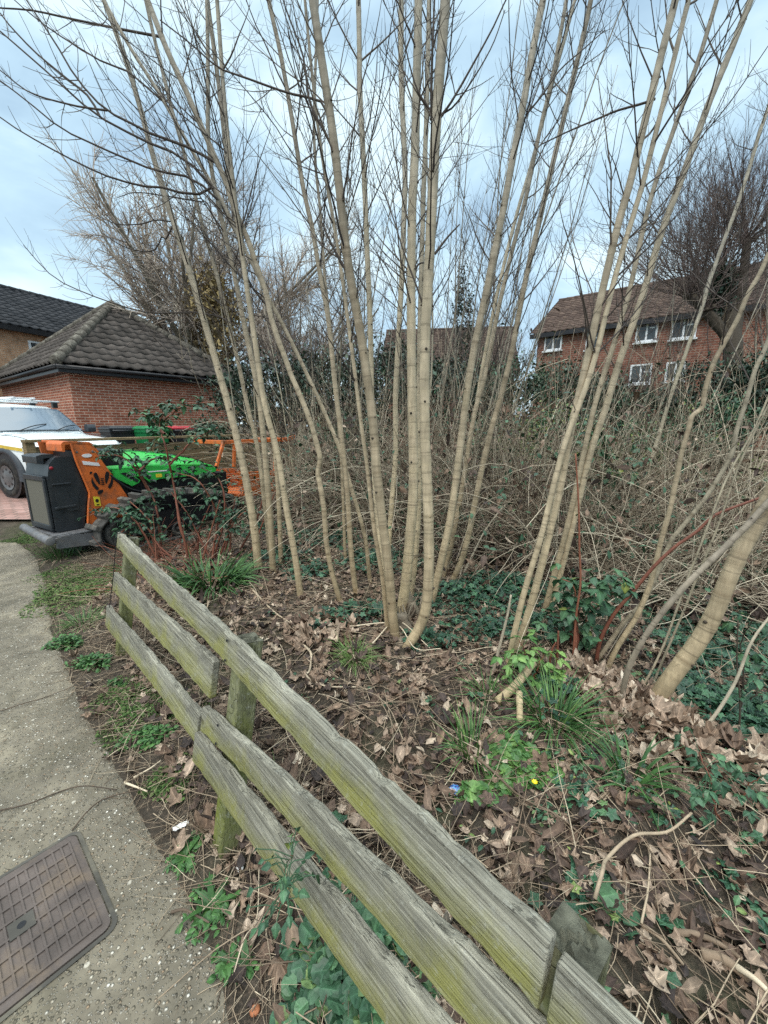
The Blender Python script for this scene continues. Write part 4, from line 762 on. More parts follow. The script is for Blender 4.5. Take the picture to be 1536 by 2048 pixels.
# ------------------------------------------------------------------ inspection cover let into the path
M['cover'] = plain('cast_iron', (.10, .08, .07), .65, .35, .1, var=.35, nscale=9, dirt=((.17, .125, .085), .8), bumpy=.35)
M['cover_frame'] = plain('cover_frame', (.075, .07, .06), .8, .3, .1, var=.3, dirt=((.2, .18, .13), .7))
def cover():
    c = [at_z(x, y, .012) for x, y in ((150, 1668), (226, 1852), (6, 2008))]; a = c[1]; e1 = c[0] - c[1]; e2 = c[2] - c[1]; L1 = .385; L2 = .385
    mid = norm(norm(e1) + norm(e2)); per = np.array([-mid[1], mid[0], 0]); per = per if np.dot(per, e1) > 0 else -per
    bis = math.acos(float(np.dot(norm(e1), norm(e2))))
    ux = norm(e1 * [1, 1, 0]); uy = norm(e2 * [1, 1, 0]); L1 = np.linalg.norm(e1); L2 = np.linalg.norm(e2) * 1.05
    uy = norm(np.array([-ux[1], ux[0], 0]) * .8 + uy * .0 + np.array([0, 0, 0])); uy = uy if np.dot(uy, e2) > 0 else -uy
    L2 = max(L2, .36)
    root = empty('inspection_cover', a + ux * L1 / 2 + uy * L2 / 2, math.atan2(ux[1], ux[0])); root.location.z = .012
    tag(root, 'square ribbed iron inspection cover set in the concrete path', 'manhole cover')
    s = 1 if ux[0] * uy[1] - ux[1] * uy[0] > 0 else -1
    def rr(hx, hy, r, n=7):
        P = []
        for (sx, sy, t0) in ((1, 1, 0), (-1, 1, pi / 2), (-1, -1, pi), (1, -1, 3 * pi / 2)): P += [(sx * (hx - r) + r * cos(t), sy * (hy - r) + r * sin(t)) for t in np.linspace(t0, t0 + pi / 2, n)]
        return P
    f = lambda u, v, d: (u, v, d); hx, hy = L1 / 2, L2 / 2
    m_ = MB(); poly_prism(m_, rr(hx, hy, .026), -.03, .0055, f); bevel(m_.build('plate', M['cover'], root, False), .003)
    fr = MB(); i_, o_ = rr(hx + .004, hy + .004, .028), rr(hx + .016, hy + .016, .036); n = len(i_); V = [(x, y, .003) for x, y in i_] + [(x, y, .002) for x, y in o_] + [(x, y, -.03) for x, y in i_]
    fr.add(V, [(k, n + k, n + (k + 1) % n, (k + 1) % n) for k in range(n)] + [(k, (k + 1) % n, 2 * n + (k + 1) % n, 2 * n + k) for k in range(n)]); fr.build('frame', M['cover_frame'], root, False)
    rb = MB()
    for k in np.linspace(-hx + .028, hx - .028, 8): rb.add(boxv((k, 0, .0078), .0035, hy - .022, .0022), BOXQ)
    for k in np.linspace(-hy + .024, hy - .024, 14): rb.add(boxv((0, k, .0074), hx - .024, .0028, .0019), BOXQ)
    rb.build('ribs', M['cover'], root, False)
    lh = MB(); lh.add(boxv((-.01, 0, .0089), .028, .03, .0016), BOXQ); lh.build('boss', M['cover_frame'], root, False)
    kh = MB(); lathe(kh, [(.011, .0), (.0, .0002)], (-.01, .0, .0112), (0, .02, 1), 12); kh.build('keyhole', M['decal_black'], root, False)
cover()

# ------------------------------------------------------------------ coppiced trees: stems traced as upright tapering trunks with nodes, buds and twigs
SCALE_T = 1.0
def stem_curve(px, P0, k):                                            # pixel polyline -> points in the upright plane through the base
    return np.array([upright(x, y, P0, k) for x, y in px])
def make_stem(px, w0, w1, base=None, lean=0.0, top=1.6, g=None, Y=None, smooth=True):
    P0 = ground(*px[0]) if base is None else np.asarray(base, float)
    if Y is not None: P0 = np.array([P0[0], Y, float(gz(P0[0], Y))])
    C = stem_curve(px, P0, lean); C[0] = C[0] if Y is None and base is None else C[0]
    if Y is not None or base is not None:
        g0 = float(gz(C[0][0], C[0][1]))
        if C[0][2] > g0 + .02: C = np.vstack([[C[0][0] + (C[0][0] - C[1][0]) * .15, C[0][1], g0 - .05], C])
    d = C[-1] - C[-min(4, len(C))]; d /= np.linalg.norm(d)
    if top > 0:
        e1 = C[-1] + (d + [0, 0, .12]) * top * .5; C = np.vstack([C, e1, e1 + (d + [0, 0, .3]) * top * .5])
    Cs = C.copy(); Cs[1:-1] = .25 * C[:-2] + .5 * C[1:-1] + .25 * C[2:]; C = Cs if smooth else C
    d0 = C[1] - C[0]; C = np.vstack([C[0] - d0 / np.linalg.norm(d0) * .06, C])
    L = np.sum(np.linalg.norm(np.diff(C, axis=0), axis=1)); n = max(24, int(L / .018)); P = catmull(C, n)
    s = np.concatenate([[0], np.cumsum(np.linalg.norm(np.diff(P, axis=0), axis=1))]); Lv = s[-1] - max(top, 0)
    fwd = np.array([0, cos(PITCH), -sin(PITCH)]); dep = (P - CAMP) @ fwd
    w0, w1 = w0 * .93, w1 * .92; w = np.where(s < Lv, w0 + (w1 - w0) * s / max(Lv, .01), w1 * np.clip(1 - (s - Lv) / max(top, .01), .12, 1)); r = w * dep / F / 2
    tb = np.interp(s, [0, .12], [1.22, 1.0]); return P, r * tb, s, Lv
def stem_mesh(P, r, s, g, k=10, node=(.13, .24), knobs=True):
    mb = MB(); sn = []; x = g.uniform(.05, .15)
    while x < s[-1]: sn.append(x); x += g.uniform(*node) * (1 + .25 * (x > 2))
    sn = np.array(sn); rr = r.copy()
    for q in sn: rr = rr * (1 + .085 * np.exp(-((s - q) / .011) ** 2))
    rr = rr * (1 + .012 * g.normal(0, 1, len(rr)))
    t0 = g.uniform(.3, .7); tubes(mb, P[None], rr[None], k, t0, s[None], cap=True); tn = np.full(len(s), t0)
    for q in sn: tn = tn - .27 * np.exp(-((s - q - .012) / .009) ** 2) * g.uniform(.4, 1.2)
    tn = tn - .22 * np.exp(-s / .12) + .07 * np.sin(s * 2.1 + t0 * 40) + .05 * g.normal(0, 1, len(s)); mb.A[-1] = np.concatenate([np.repeat(tn, k), [t0, t0]])
    T = norm(np.gradient(P, axis=0)); buds = []
    if knobs:
        ph0 = g.uniform(0, pi)
        for i, q in enumerate(sn[:-1]):
            j = int(np.searchsorted(s, q)); t = T[j]; u = norm(np.cross(t, [.2, 1, .1])); v = np.cross(t, u); a = ph0 + (i % 2) * pi / 2 + g.normal(0, .25)
            for sd in (0, pi):
                o_ = u * cos(a + sd) + v * sin(a + sd); R0 = r[j]
                if g.random() < .6:
                    sz = max(.0045, R0 * g.uniform(.2, .36)); b0 = P[j] + o_ * R0 * .8; b1 = P[j] + o_ * (R0 + sz * .55) + t * sz * .3; b2 = b1 + o_ * sz * .25 + t * sz * .5
                    tubes(mb, np.stack([b0, b1, b2])[None], np.array([[sz * .95, sz * .75, sz * .2]]), 6, .3, mi=1 if P[j][2] - P[0][2] > 1.0 or g.random() < .35 else 0, cap=True)
                buds.append((j, o_))
    return mb, sn, buds
def twig_set(mb, P, r, s, buds, g, zmin, L0, dens, rb=.0055, side=None, mi=0, stubs=.15):
    base, dr, ln, rad = [], [], [], []
    T = norm(np.gradient(P, axis=0)); smax = s[-1]
    for j, o_ in buds:
        z = P[j][2]; u = s[j] / smax
        if z < zmin:
            if g.random() < stubs * .5 and z > .9: base.append(P[j]); dr.append(T[j] * .6 + o_); ln.append(g.uniform(.04, .25)); rad.append(.003)
            continue
        if g.random() > dens * (1 if z > zmin + .5 else .5): continue
        ang = g.uniform(.5, .95); d = T[j] * cos(ang) + o_ * sin(ang)
        if side is not None: d = d + np.asarray(side) * g.uniform(.0, .5)
        base.append(P[j] + o_ * r[j] * .7); dr.append(d); ln.append(L0 * g.uniform(.35, 1.0) * (1.15 - .6 * u)); rad.append(min(rb * g.uniform(.7, 1.15), r[j] * .55))
    if not base: return
    twig_tree(mb, np.array(base), np.array(dr), np.array(ln), np.array(rad), g, mi)
def twig_tree(mb, base, dr, ln, rad, g, mi=0, N=10, bend=.8, l2=(5, 9), N2=6):
    M = len(base); B = grow(base, dr, ln, N, g.uniform(.2, 1.1, M) * bend, .055, g); R = rad[:, None] * np.linspace(1, .32, N)[None]
    tubes(mb, B, R, 4, g.uniform(.15, .75, M), mi=mi)
    sub(mb, B, R, ln, g, mi, l2, N2)
def sub(mb, B, R, ln, g, mi=0, l2=(5, 8), N2=6, lev=1, frac=(.18, .5)):
    M, N = B.shape[:2]; T = norm(np.gradient(B, axis=1)); b2, d2, n2, r2 = [], [], [], []
    for i in range(M):
        if ln[i] < .18: continue
        m = g.integers(l2[0], l2[1] + 1)
        m = max(1, int(m * min(1, ln[i] / .9)))
        for q in np.linspace(.2, .97, m):
            q = np.clip(q + g.normal(0, .03), .12, .99); f_ = q * (N - 1); j = min(int(f_), N - 2); p = B[i, j] + (B[i, j + 1] - B[i, j]) * (f_ - j); t = T[i, j]
            a = norm(np.cross(t, g.normal(0, 1, 3))); 
            for sd in (1, -1):
                if g.random() < .25: continue
                an = g.uniform(.55, 1.0); b2.append(p); d2.append(t * cos(an) + sd * a * sin(an)); n2.append(ln[i] * g.uniform(*frac) * (1.1 - .6 * q)); r2.append(R[i, j] * .55)
    if not b2: return
    n2 = np.clip(np.array(n2), .03, .7); r2 = np.clip(np.array(r2), .0011, .004); C = grow(np.array(b2), np.array(d2), n2, N2, g.uniform(.2, .9, len(b2)), .06, g)
    Rr = r2[:, None] * np.linspace(1, .45, N2)[None]; tubes(mb, C, Rr, 3, g.uniform(.2, .8, len(b2)), mi=mi)
    if lev: sub(mb, C, Rr, n2, g, mi, (2, 3), 4, 0, (.2, .4))

# px polyline from the ground up, width in px at base / at top of frame, label words
ST = dict(
 A=dict(px=[(516,1134),(514,1090),(502,1010),(483,905),(454,800),(425,700),(405,630),(384,555),(359,482),(341,425),(323,368),(297,286),(284,221),(260,146),(229,52),(205,0)], w=(17,9)),
 B1=dict(px=[(541,1120),(537,1060),(528,1008),(522,930),(513,878),(497,826),(492,800),(482,746),(470,700),(458,647),(445,595),(433,546),(419,499),(403,447),(390,390),(372,320),(357,260),(338,208),(333,169),(318,115),(305,65),(292,0)], w=(10,7)),
 B2=dict(px=[(546,1146),(543,1073),(539,1008),(534,956),(528,878),(521,813),(513,765),(502,707),(489,660),(479,595),(466,535),(456,490),(446,455),(436,400),(424,345),(412,285),(418,180),(416,78),(412,0)], w=(14,7)),
 D=dict(px=[(562,1128),(560,1050),(556,960),(549,890),(540,840),(525,800),(515,725),(507,673),(500,616),(492,569),(484,517),(476,452),(463,400),(456,340),(447,260),(440,182),(427,91),(414,0)], w=(10,9)),
 FF=dict(px=[(601,1190),(593,1125),(583,1073),(573,1021),(565,969),(560,925),(549,878),(536,839),(526,800),(520,750),(511,690),(503,635),(495,585),(489,540),(481,480),(474,430),(467,380),(461,320),(452,250),(446,170),(440,80),(434,0)], w=(14,8)),
 C=dict(px=[(683,1206),(679,1198),(664,1146),(653,1086),(648,1021),(640,969),(636,948),(640,917),(633,886),(622,847),(604,800),(583,751),(567,707),(554,673),(541,629),(531,582),(513,530),(500,491),(484,452),(466,408),(450,360),(430,315),(411,271),(395,235),(372,182),(336,104),(300,13)], w=(11,12)),
 E=dict(px=[(740,1166),(735,1112),(731,1073),(721,1034),(705,988),(692,938),(680,896),(661,852),(638,800),(609,736),(583,686),(560,634),(541,608),(528,577),(510,535),(492,504),(469,460),(450,408),(425,370),(398,328),(351,242),(325,198),(289,138),(260,99),(219,21)], w=(9,7)),
 HH=dict(px=[(713,1194),(705,1138),(700,1086),(698,1034),(695,982),(690,930),(682,865),(674,800),(672,790),(664,712),(660,660),(653,608),(640,556),(634,512),(625,452),(614,413),(606,378),(596,312),(586,247),(573,177),(560,91),(541,21),(536,0)], w=(12,9)),
 H2=dict(px=[(691,1126),(688,1060),(686,980),(682,900),(676,820),(668,740),(662,660),(656,608),(648,556),(646,491),(640,400),(630,338),(626,260),(630,169),(633,80),(635,0)], w=(7,6)),
 I=dict(px=[(776,1268),(770,1206),(766,1157),(757,1108),(747,1060),(741,995),(734,925),(724,865),(716,800),(708,730),(697,650),(688,580),(677,500),(663,420),(650,350),(640,290),(632,220),(624,150),(617,80),(610,0)], w=(10,6)),
 J=dict(px=[(791,1278),(784,1226),(781,1177),(777,1134),(772,1095),(766,1050),(759,995),(753,936),(749,878),(744,819),(738,790),(729,712),(718,647),(708,595),(703,569),(692,504),(687,452),(681,400),(672,312),(661,234),(651,169),(640,99),(625,0)], w=(20,18)),
 K=dict(px=[(780,1240),(774,1190),(764,1120),(756,1050),(748,950),(745,860),(743,790),(742,725),(741,660),(738,582),(734,504),(730,400),(728,312),(721,234),(718,156),(720,78),(716,0)], w=(12,11)),
 L=dict(px=[(775,1130),(779,1069),(784,995),(788,956),(792,917),(792,878),(790,819),(791,780),(794,725),(798,660),(800,608),(803,582),(806,504),(807,426),(812,365),(809,338),(808,260),(803,195),(800,104),(804,0)], w=(11,12)),
 MM=dict(px=[(801,1230),(811,1177),(813,1147),(817,1108),(821,1060),(827,995),(828,936),(825,858),(824,780),(822,660),(822,556),(824,452),(824,400),(826,390),(830,312),(832,234),(834,130),(837,0)], w=(22,17)),
 M2=dict(px=[(822,1192),(830,1140),(832,1089),(840,1020),(838,940),(837,878),(837,780),(839,700),(840,634),(842,560),(845,478),(846,400),(850,320),(853,230),(856,130),(858,0)], w=(11,10)),
 NN=dict(px=[(815,1294),(837,1261),(850,1235),(855,1196),(858,1157),(858,1099),(858,1040),(854,975),(851,897),(849,839),(848,780),(850,660),(855,582),(860,504),(864,400),(869,312),(872,234),(880,130),(888,52),(890,0)], w=(22,22)),
 O=dict(px=[(862,1208),(872,1167),(880,1134),(887,1099),(897,1060),(905,1014),(915,936),(925,858),(934,780),(947,699),(958,647),(971,595),(981,543),(989,504),(1000,452),(1011,400),(1023,325),(1036,260),(1046,221),(1059,130),(1072,65),(1088,0)], w=(16,14)),
 P=dict(px=[(886,1154),(897,1108),(907,1073),(917,1014),(930,946),(938,887),(946,838),(960,780),(966,777),(981,699),(992,634),(1005,582),(1020,517),(1036,452),(1054,400),(1070,299),(1085,234),(1101,182),(1117,91),(1132,0)], w=(11,8)),
 P2=dict(px=[(894,1146),(907,1073),(922,985),(938,900),(950,830),(963,738),(980,660),(989,608),(1005,543),(1023,465),(1041,400),(1060,340),(1085,250),(1110,140),(1135,60),(1150,0)], w=(8,7)),
 Q=dict(px=[(902,1168),(917,1138),(928,1108),(940,1060),(946,1024),(956,975),(969,913),(981,862),(997,809),(1003,790),(1020,725),(1032,660),(1041,608),(1054,543),(1067,491),(1080,439),(1088,400),(1106,325),(1122,260),(1137,195),(1150,143),(1160,96),(1175,39),(1181,0)], w=(13,10)),
 R1=dict(px=[(1015,1332),(1029,1265),(1042,1206),(1056,1157),(1072,1108),(1087,1060),(1098,1008),(1112,950),(1130,880),(1150,830),(1178,765),(1198,686),(1214,621),(1224,569),(1238,535),(1250,478),(1269,426),(1287,365),(1303,299),(1323,221),(1339,156),(1357,78),(1378,0)], w=(13,10)),
 R2=dict(px=[(1032,1312),(1039,1280),(1058,1226),(1068,1186),(1082,1138),(1093,1089),(1105,1040),(1117,995),(1128,936),(1136,887),(1148,829),(1159,790),(1175,712),(1188,660),(1201,595),(1217,530),(1232,465),(1245,413),(1256,385),(1271,325),(1284,260),(1303,195),(1318,125),(1334,65),(1352,0)], w=(16,15)),
 R3=dict(px=[(1088,1226),(1105,1157),(1121,1108),(1136,1050),(1152,975),(1164,926),(1173,878),(1183,839),(1196,777),(1214,738),(1227,686),(1245,634),(1258,588),(1271,530),(1284,465),(1297,413),(1305,385),(1323,325),(1344,273),(1357,229),(1376,182),(1394,130),(1415,65),(1433,0)], w=(12,9)),
 R4=dict(px=[(1098,1222),(1116,1160),(1133,1095),(1148,1040),(1160,985),(1175,926),(1185,887),(1201,848),(1214,809),(1222,777),(1238,725),(1253,681),(1271,634),(1287,588),(1303,530),(1318,478),(1336,426),(1357,377),(1370,338),(1391,281),(1407,234),(1422,195),(1443,143),(1467,91),(1490,26),(1502,0)], w=(15,13)),
 S=dict(px=[(1215,1336),(1237,1290),(1272,1235),(1296,1180),(1309,1137),(1322,1082),(1341,1014),(1353,956),(1363,907),(1377,858),(1384,833),(1404,815),(1410,780),(1428,725),(1456,673),(1477,634),(1495,590),(1519,548),(1545,490)], w=(11,9)),
 T=dict(px=[(1225,1092),(1252,1044),(1275,1005),(1293,956),(1302,921),(1314,882),(1330,829),(1342,790),(1365,725),(1383,673),(1402,621),(1417,569),(1435,517),(1454,465),(1472,418),(1498,338),(1521,260),(1545,190)], w=(8,7)),
 UU=dict(px=[(1195,1318),(1207,1303),(1244,1250),(1287,1202),(1314,1147),(1342,1082),(1357,1063),(1384,1030),(1412,995),(1439,952),(1463,907),(1474,858),(1493,800),(1511,738),(1540,670)], w=(10,8)),
 V=dict(px=[(1303,1416),(1331,1366),(1364,1329),(1392,1290),(1414,1257),(1436,1213),(1451,1169),(1471,1121),(1491,1082),(1506,1060),(1550,975)], w=(34,30)),
 WW=dict(px=[(1245,1416),(1244,1377),(1255,1333),(1287,1274),(1316,1235),(1349,1196),(1375,1165),(1408,1134),(1441,1104),(1473,1071),(1510,1035),(1550,990)], w=(11,13)),
 X1=dict(px=[(1268,1396),(1294,1366),(1316,1312),(1340,1268),(1353,1213),(1375,1158),(1397,1104),(1412,1060),(1431,1014),(1447,966),(1470,923),(1500,878),(1513,848),(1533,805),(1550,760)], w=(5,4)),
 X2=dict(px=[(1300,1384),(1323,1323),(1349,1268),(1371,1213),(1390,1165),(1410,1115),(1432,1064),(1447,1024),(1457,985),(1480,921),(1510,860),(1550,790)], w=(5,4)),
)
LAB = dict(
 A='thick pale sapling stem furthest left, rising behind the strappy green clump', B1='slim stem hidden low behind its straighter neighbour beside the green clump', B2='pale stem standing immediately right of the strappy green clump',
 D='slim stem rising behind the chipper frame between two pale stems', FF='pale stem with a blunt foot in bare leaf litter right of the green clump', C='crooked stem with a swollen kink at knee height, leaning left',
 E='slanting stem that crosses behind its upright neighbour and leans far left', HH='straight slender stem just right of the kinked stem', H2='thin grey shoot close behind the straight slender stem',
 R3='slimmer of two crossing stems behind the bramble leaves, leaning right', R4='long stem reaching the top right corner, rooted behind the bramble leaves', S='bent stem with a kinked elbow in front of the brick house', T='slim far stem leaning right before the grassy clearing',
 UU='low grey stem slanting right just behind the red bramble cane', V='stout ringed stem slanting to the right edge, thickest of the bank', WW='grey brown curved stem in front of the stout slanting stem', X1='pale whippy shoot beside the curved grey stem', X2='pale whippy shoot hugging the foot of the stout slanting stem')
SEED = {k: i + 100 for i, k in enumerate(ST)}
STEMS = {}
def stem_parts(key, root, o, base=None, lean=0.0, Y=None, top=1.5, mat='bark', part='trunk', zmin=1.8, L0=1.1, dens=.66, side=None, k=10, rb=.0055):
    g = np.random.default_rng(SEED[key]); d = ST[key]; P, r, s, Lv = make_stem(d['px'], d['w'][0], d['w'][1], base, lean, top, g, Y, key not in ('C', 'S', 'T', 'UU'))
    mb, sn, buds = stem_mesh(P - o, r, s, g, k); tr = mb.build(part, [M[mat], M['knob']], root)
    tw = MB(); twig_set(tw, P - o, r, s, buds, g, zmin, L0, dens, side=side, rb=rb); STEMS[key] = (P, r, s)
    return tr, tw, g
BR = {}                                                               # boughs seen crossing the sky, drawn as px polylines, by stem
def bough(parent, o, px, w, P0, k, g, l2=(6, 9)):
    tw = MB()
    C = np.array([upright(x, y, P0, k) for x, y in px]); n = 14; P = catmull(C, n); dep = (P - CAMP) @ np.array([0, cos(PITCH), -sin(PITCH)]); r = np.linspace(w, w * .45, n) * dep / F / 2
    tubes(tw, (P - o)[None], r[None], 5, .35); L = np.array([np.linalg.norm(np.diff(P, axis=0), axis=1).sum()]); sub(tw, (P - o)[None], r[None], L, g, 0, l2, 7, 1, (.12, .32)); tw.build('bough', M['twig'], parent)
BR['C'] = [([(411,271),(375,294)][::-1] if 0 else [(440,330),(375,294),(299,266),(260,245),(214,221),(177,185),(146,146),(109,83),(68,23),(40,-20)], 6, .0), ([(214,221),(170,215),(135,208),(60,185),(0,140),(-40,110)], 4, 0)]
BR['E'] = [([(469,460),(420,370),(365,315),(299,286),(247,260),(200,234),(156,200),(117,164),(52,107),(0,62),(-40,30)], 6, .0), ([(200,234),(177,193),(130,154),(68,102),(16,47),(0,26),(-40,-10)], 5, 0), ([(323,200),(255,143),(208,125),(156,94),(99,57),(34,5),(0,-30)], 4, 0)]
BR['B2'] = [([(436,400),(385,357),(312,341),(247,315),(182,286),(120,255),(52,200),(0,161),(-40,130)], 5, 0), ([(430,372),(388,390),(325,375),(286,372),(214,352),(130,312),(42,263),(0,234),(-40,215)], 5, 0)]
BR['B1'] = [([(455,640),(400,625),(299,625),(214,602),(130,568),(91,540),(47,490)], 3.5, 0), ([(340,210),(318,73),(234,57),(148,39),(65,21),(0,16),(-50,10)][1:], 5, 0)]
BR['A'] = [([(346,451),(330,480),(323,474),(312,498),(289,503),(247,493),(206,467)], 3.5, 0), ([(341,443),(312,440),(281,448),(234,448),(193,430)], 3, 0), ([(405,404),(325,391),(270,385),(235,395)], 3, 0)]
BR['D'] = [([(535,612),(505,575),(480,525),(450,480),(430,440),(410,400),(380,398)], 5, 0)]
def sapling(key, mat='bark', **kw):
    P0 = ground(*ST[key]['px'][0]); o = np.array([P0[0], P0[1], P0[2] - .05]); root = empty('young_tree', o); tag(root, LAB[key], 'tree', 'thin coppice stems in the leaf litter')
    tr, tw, g = stem_parts(key, root, o, mat=mat, **kw)
    for px, w, k in BR.get(key, []): bough(root, o, px, w, P0 + np.array([0, g.uniform(-.1, .25), 0]), kw.get('lean', 0.0) + k, g)
    if tw.n: tw.build('crown', M['twig'], root)
LEAN = dict(A=.02, B1=.05, B2=.0, D=.06, FF=-.02, C=.03, E=.06, HH=.02, H2=.05, R3=.05, R4=.02, S=.05, T=.1, UU=.15, V=-.05, WW=-.08, X1=.05, X2=.0)
for key in ('A', 'B1', 'B2', 'D', 'FF', 'C', 'E', 'HH', 'H2'): sapling(key, lean=LEAN[key], side=(-.5, .1, 0) if key in 'AB1B2DCE' else None, zmin=1.7 if key in 'AB1B2E' else 2.0, L0=1.3)
for key in ('R3', 'R4', 'S', 'T', 'UU'): sapling(key, lean=LEAN[key], zmin=1.8, L0=1.1, mat='bark_far' if key in ('T', 'UU') else 'bark', dens=.65)
sapling('V', lean=-.05, top=2.6, zmin=2.0, k=14); sapling('WW', mat='bark_grey', lean=-.08, top=1.8, zmin=1.6); sapling('X1', mat='bark_far', lean=.05, top=.8, zmin=1.6, dens=.2, k=6); sapling('X2', mat='bark_far', lean=0, top=.8, zmin=1.6, dens=.2, k=6)
# the central stool: ten stems from one cut stump
def stool(keys, name, label, base_px, mats=None, lean=None, **kw):
    P0 = ground(*base_px); o = np.array([P0[0], P0[1], P0[2] - .05]); root = empty(name, o); tag(root, label, 'tree')
    for i, key in enumerate(keys):
        tr, tw, g = stem_parts(key, root, o, part='stem', lean=(lean or {}).get(key, 0.0), **kw)
        for px, w, k in BR.get(key, []): bough(tr, o, px, w, ground(*ST[key]['px'][0]), (lean or {}).get(key, 0.0), g)
        if tw.n: tw.build('crown', M['twig'], tr)
    return root, o
BR['J'] = [([(655,226),(651,208),(617,195),(573,185),(487,154),(437,135),(380,86),(320,40)], 5, 0), ([(669,310),(656,276),(630,229),(617,193),(612,150),(604,104),(575,26),(560,-20)], 6, 0), ([(703,562),(698,550),(674,509),(651,462),(645,446)], 7, 0)]
BR['NN'] = [([(870,508),(895,475),(919,449)], 6, 0), ([(866,235),(863,200),(864,130),(869,0),(872,-60)], 7, 0), ([(868,230),(840,190),(825,151),(810,90),(796,26),(790,-20)], 4, 0), ([(872,232),(905,215),(945,160),(985,90),(1010,20)], 4, 0)]
BR['MM'] = [([(826,556),(836,530),(849,525)], 6, 0), ([(824,556),(800,535),(768,505),(740,470)], 3, 0)]
BR['R4'] = [([(1316,509),(1357,514),(1422,509),(1487,496),(1536,486),(1590,470)], 5, 0), ([(1436,200),(1460,165),(1495,120),(1536,80),(1580,30)], 4, 0)]
BR['R2'] = [([(1310,198),(1282,208),(1235,221),(1190,240),(1136,263),(1080,290)], 5, 0), ([(1250,400),(1230,330),(1215,300)], 3, 0)]
BR['O'] = [([(1054,228),(1085,190),(1120,140),(1165,100),(1210,60)], 4, 0), ([(995,480),(1030,440),(1050,410)], 3, 0), ([(986,570),(1000,548)], 4, 0)]
CENTRE = ['NN', 'J', 'I', 'MM', 'M2', 'L', 'K', 'O', 'P', 'P2', 'Q']
root, o = stool(CENTRE, 'coppice_tree', 'large coppiced tree of many pale stems from one stump in the middle', (808, 1268), lean=dict(NN=-.0, J=.0, I=.03, MM=.03, M2=.06, L=.1, K=.06, O=.04, P=.08, P2=.1, Q=.06), L0=1.25, dens=.68)
st = MB(); g = np.random.default_rng(4)
for (x, y, hgt, r) in ((806, 1262, .16, .05), (812, 1225, .2, .06), (826, 1232, .14, .045), (800, 1285, .06, .06), (850, 1210, .1, .05)):
    b = ground(x, y) - o; a = np.linspace(0, 1, 7); Pp = np.stack([b + np.array([.01 * sin(5 * t), .01 * t, hgt * t - .03]) for t in a]); rr = r * (1.25 - .45 * a) * (1 + .1 * g.normal(0, 1, 7)); tubes(st, Pp[None], rr[None], 9, .35, cap=True)
for q in range(14):
    b = ground(815 + g.normal(0, 14), 1240 + g.normal(0, 16)) - o; Pp = grow(b[None], g.normal(0, .5, (1, 3)) + [0, 0, 1], [g.uniform(.1, .22)], 5, .2, .1, g); tubes(st, Pp, np.linspace(.012, .004, 5)[None], 5, g.uniform(.2, .6))
st.build('stump', [M['bark_grey']], root)
BR_keys = ['R1', 'R2']
root, o = stool(['R1', 'R2'], 'coppice_tree', 'paired pale stems leaning right from one foot, just left of the bramble leaves', (1024, 1322), lean=dict(R1=.05, R2=.0), L0=1.2, dens=.66)

# cut stubs and a sawn log
def log(name, px, w, label, mat='bark', cat='log', lift=.0, zs=None):
    g = np.random.default_rng(abs(hash(label)) % 1000 if 0 else len(label)); C = [ground(x, y) + np.array([0, 0, z]) for (x, y), z in zip(px, zs or [lift] * len(px))]; P = catmull(C, 16); o = P[0].copy(); dep = (P - CAMP) @ np.array([0, cos(PITCH), -sin(PITCH)])
    mb = MB(); r = w * dep / F / 2 * (1 + .03 * g.normal(0, 1, 16)); tubes(mb, (P - o)[None], r[None], 10, .6, cap=True); ob = mb.build(name, M[mat]); ob.location = o; tag(ob, label, cat); return ob
log('log', [(994, 1410), (1030, 1390), (1062, 1362)], 17, 'short sawn pale log end lying beside the grassy tuft', zs=[.02, .06, .12])
log('stump', [(1040, 1462), (1038, 1440), (1036, 1415)], 13, 'short upright cut stub below the sawn log', cat='stump', zs=[-.02, .05, .09])

# thin upright shoots of the dense stand behind the coppice, each its own small tree
def poles(n, xr, tr, lean, label, group, seed, hgt=(5.0, 8.5), mat='bark_far', w=(.012, .022)):
    g = np.random.default_rng(seed)
    for i in range(n):
        x = g.uniform(*xr); t = g.uniform(*tr); P0 = at_t(x, 860, t); P0[2] = float(gz(P0[0], P0[1])) - .05; root = empty('young_tree', P0); tag(root, label, 'tree', group)
        h = g.uniform(*hgt); d = np.array([g.normal(lean, .07), g.normal(0, .06), 1.0]); P = grow(np.zeros((1, 3)), d[None], [h], 26, .15, .02, g)[0]; s = np.linspace(0, h, 26); r = np.linspace(g.uniform(*w), .004, 26)
        mb = MB(); tubes(mb, P[None], r[None], 6, g.uniform(.2, .8), s[None], cap=True); mb.build('trunk', M[mat], root)
        tw = MB(); m = 26; idx = g.integers(6, 25, m); a = g.uniform(0, 6.28, m); dd = np.stack([np.cos(a), np.sin(a), g.uniform(1.0, 2.6, m)], 1); twig_tree(tw, P[idx], dd, g.uniform(.4, 1.3, m) * (1 - .4 * idx / 25), np.full(m, .004), g, 0, 7, .6, (3, 5), 4); tw.build('crown', M['twig'], root)
poles(20, (830, 1010), (5.5, 9), .14, 'thin grey shoot in the dense upright stand behind the coppiced tree', 'dense upright shoots behind the coppiced tree', 21)
poles(9, (640, 830), (6, 9), .0, 'thin grey shoot behind the left side of the coppiced tree', 'thin shoots behind the left of the coppiced tree', 22, (4.5, 7))
poles(7, (480, 640), (6.5, 9), -.1, 'thin grey sapling behind the far end of the chipper', 'saplings behind the chipper', 23, (3.5, 5.5))
poles(8, (1040, 1420), (6.5, 9), .22, 'thin bare sapling in the brambles before the brown brick house', 'saplings before the brown brick house', 24, (3, 5.5))

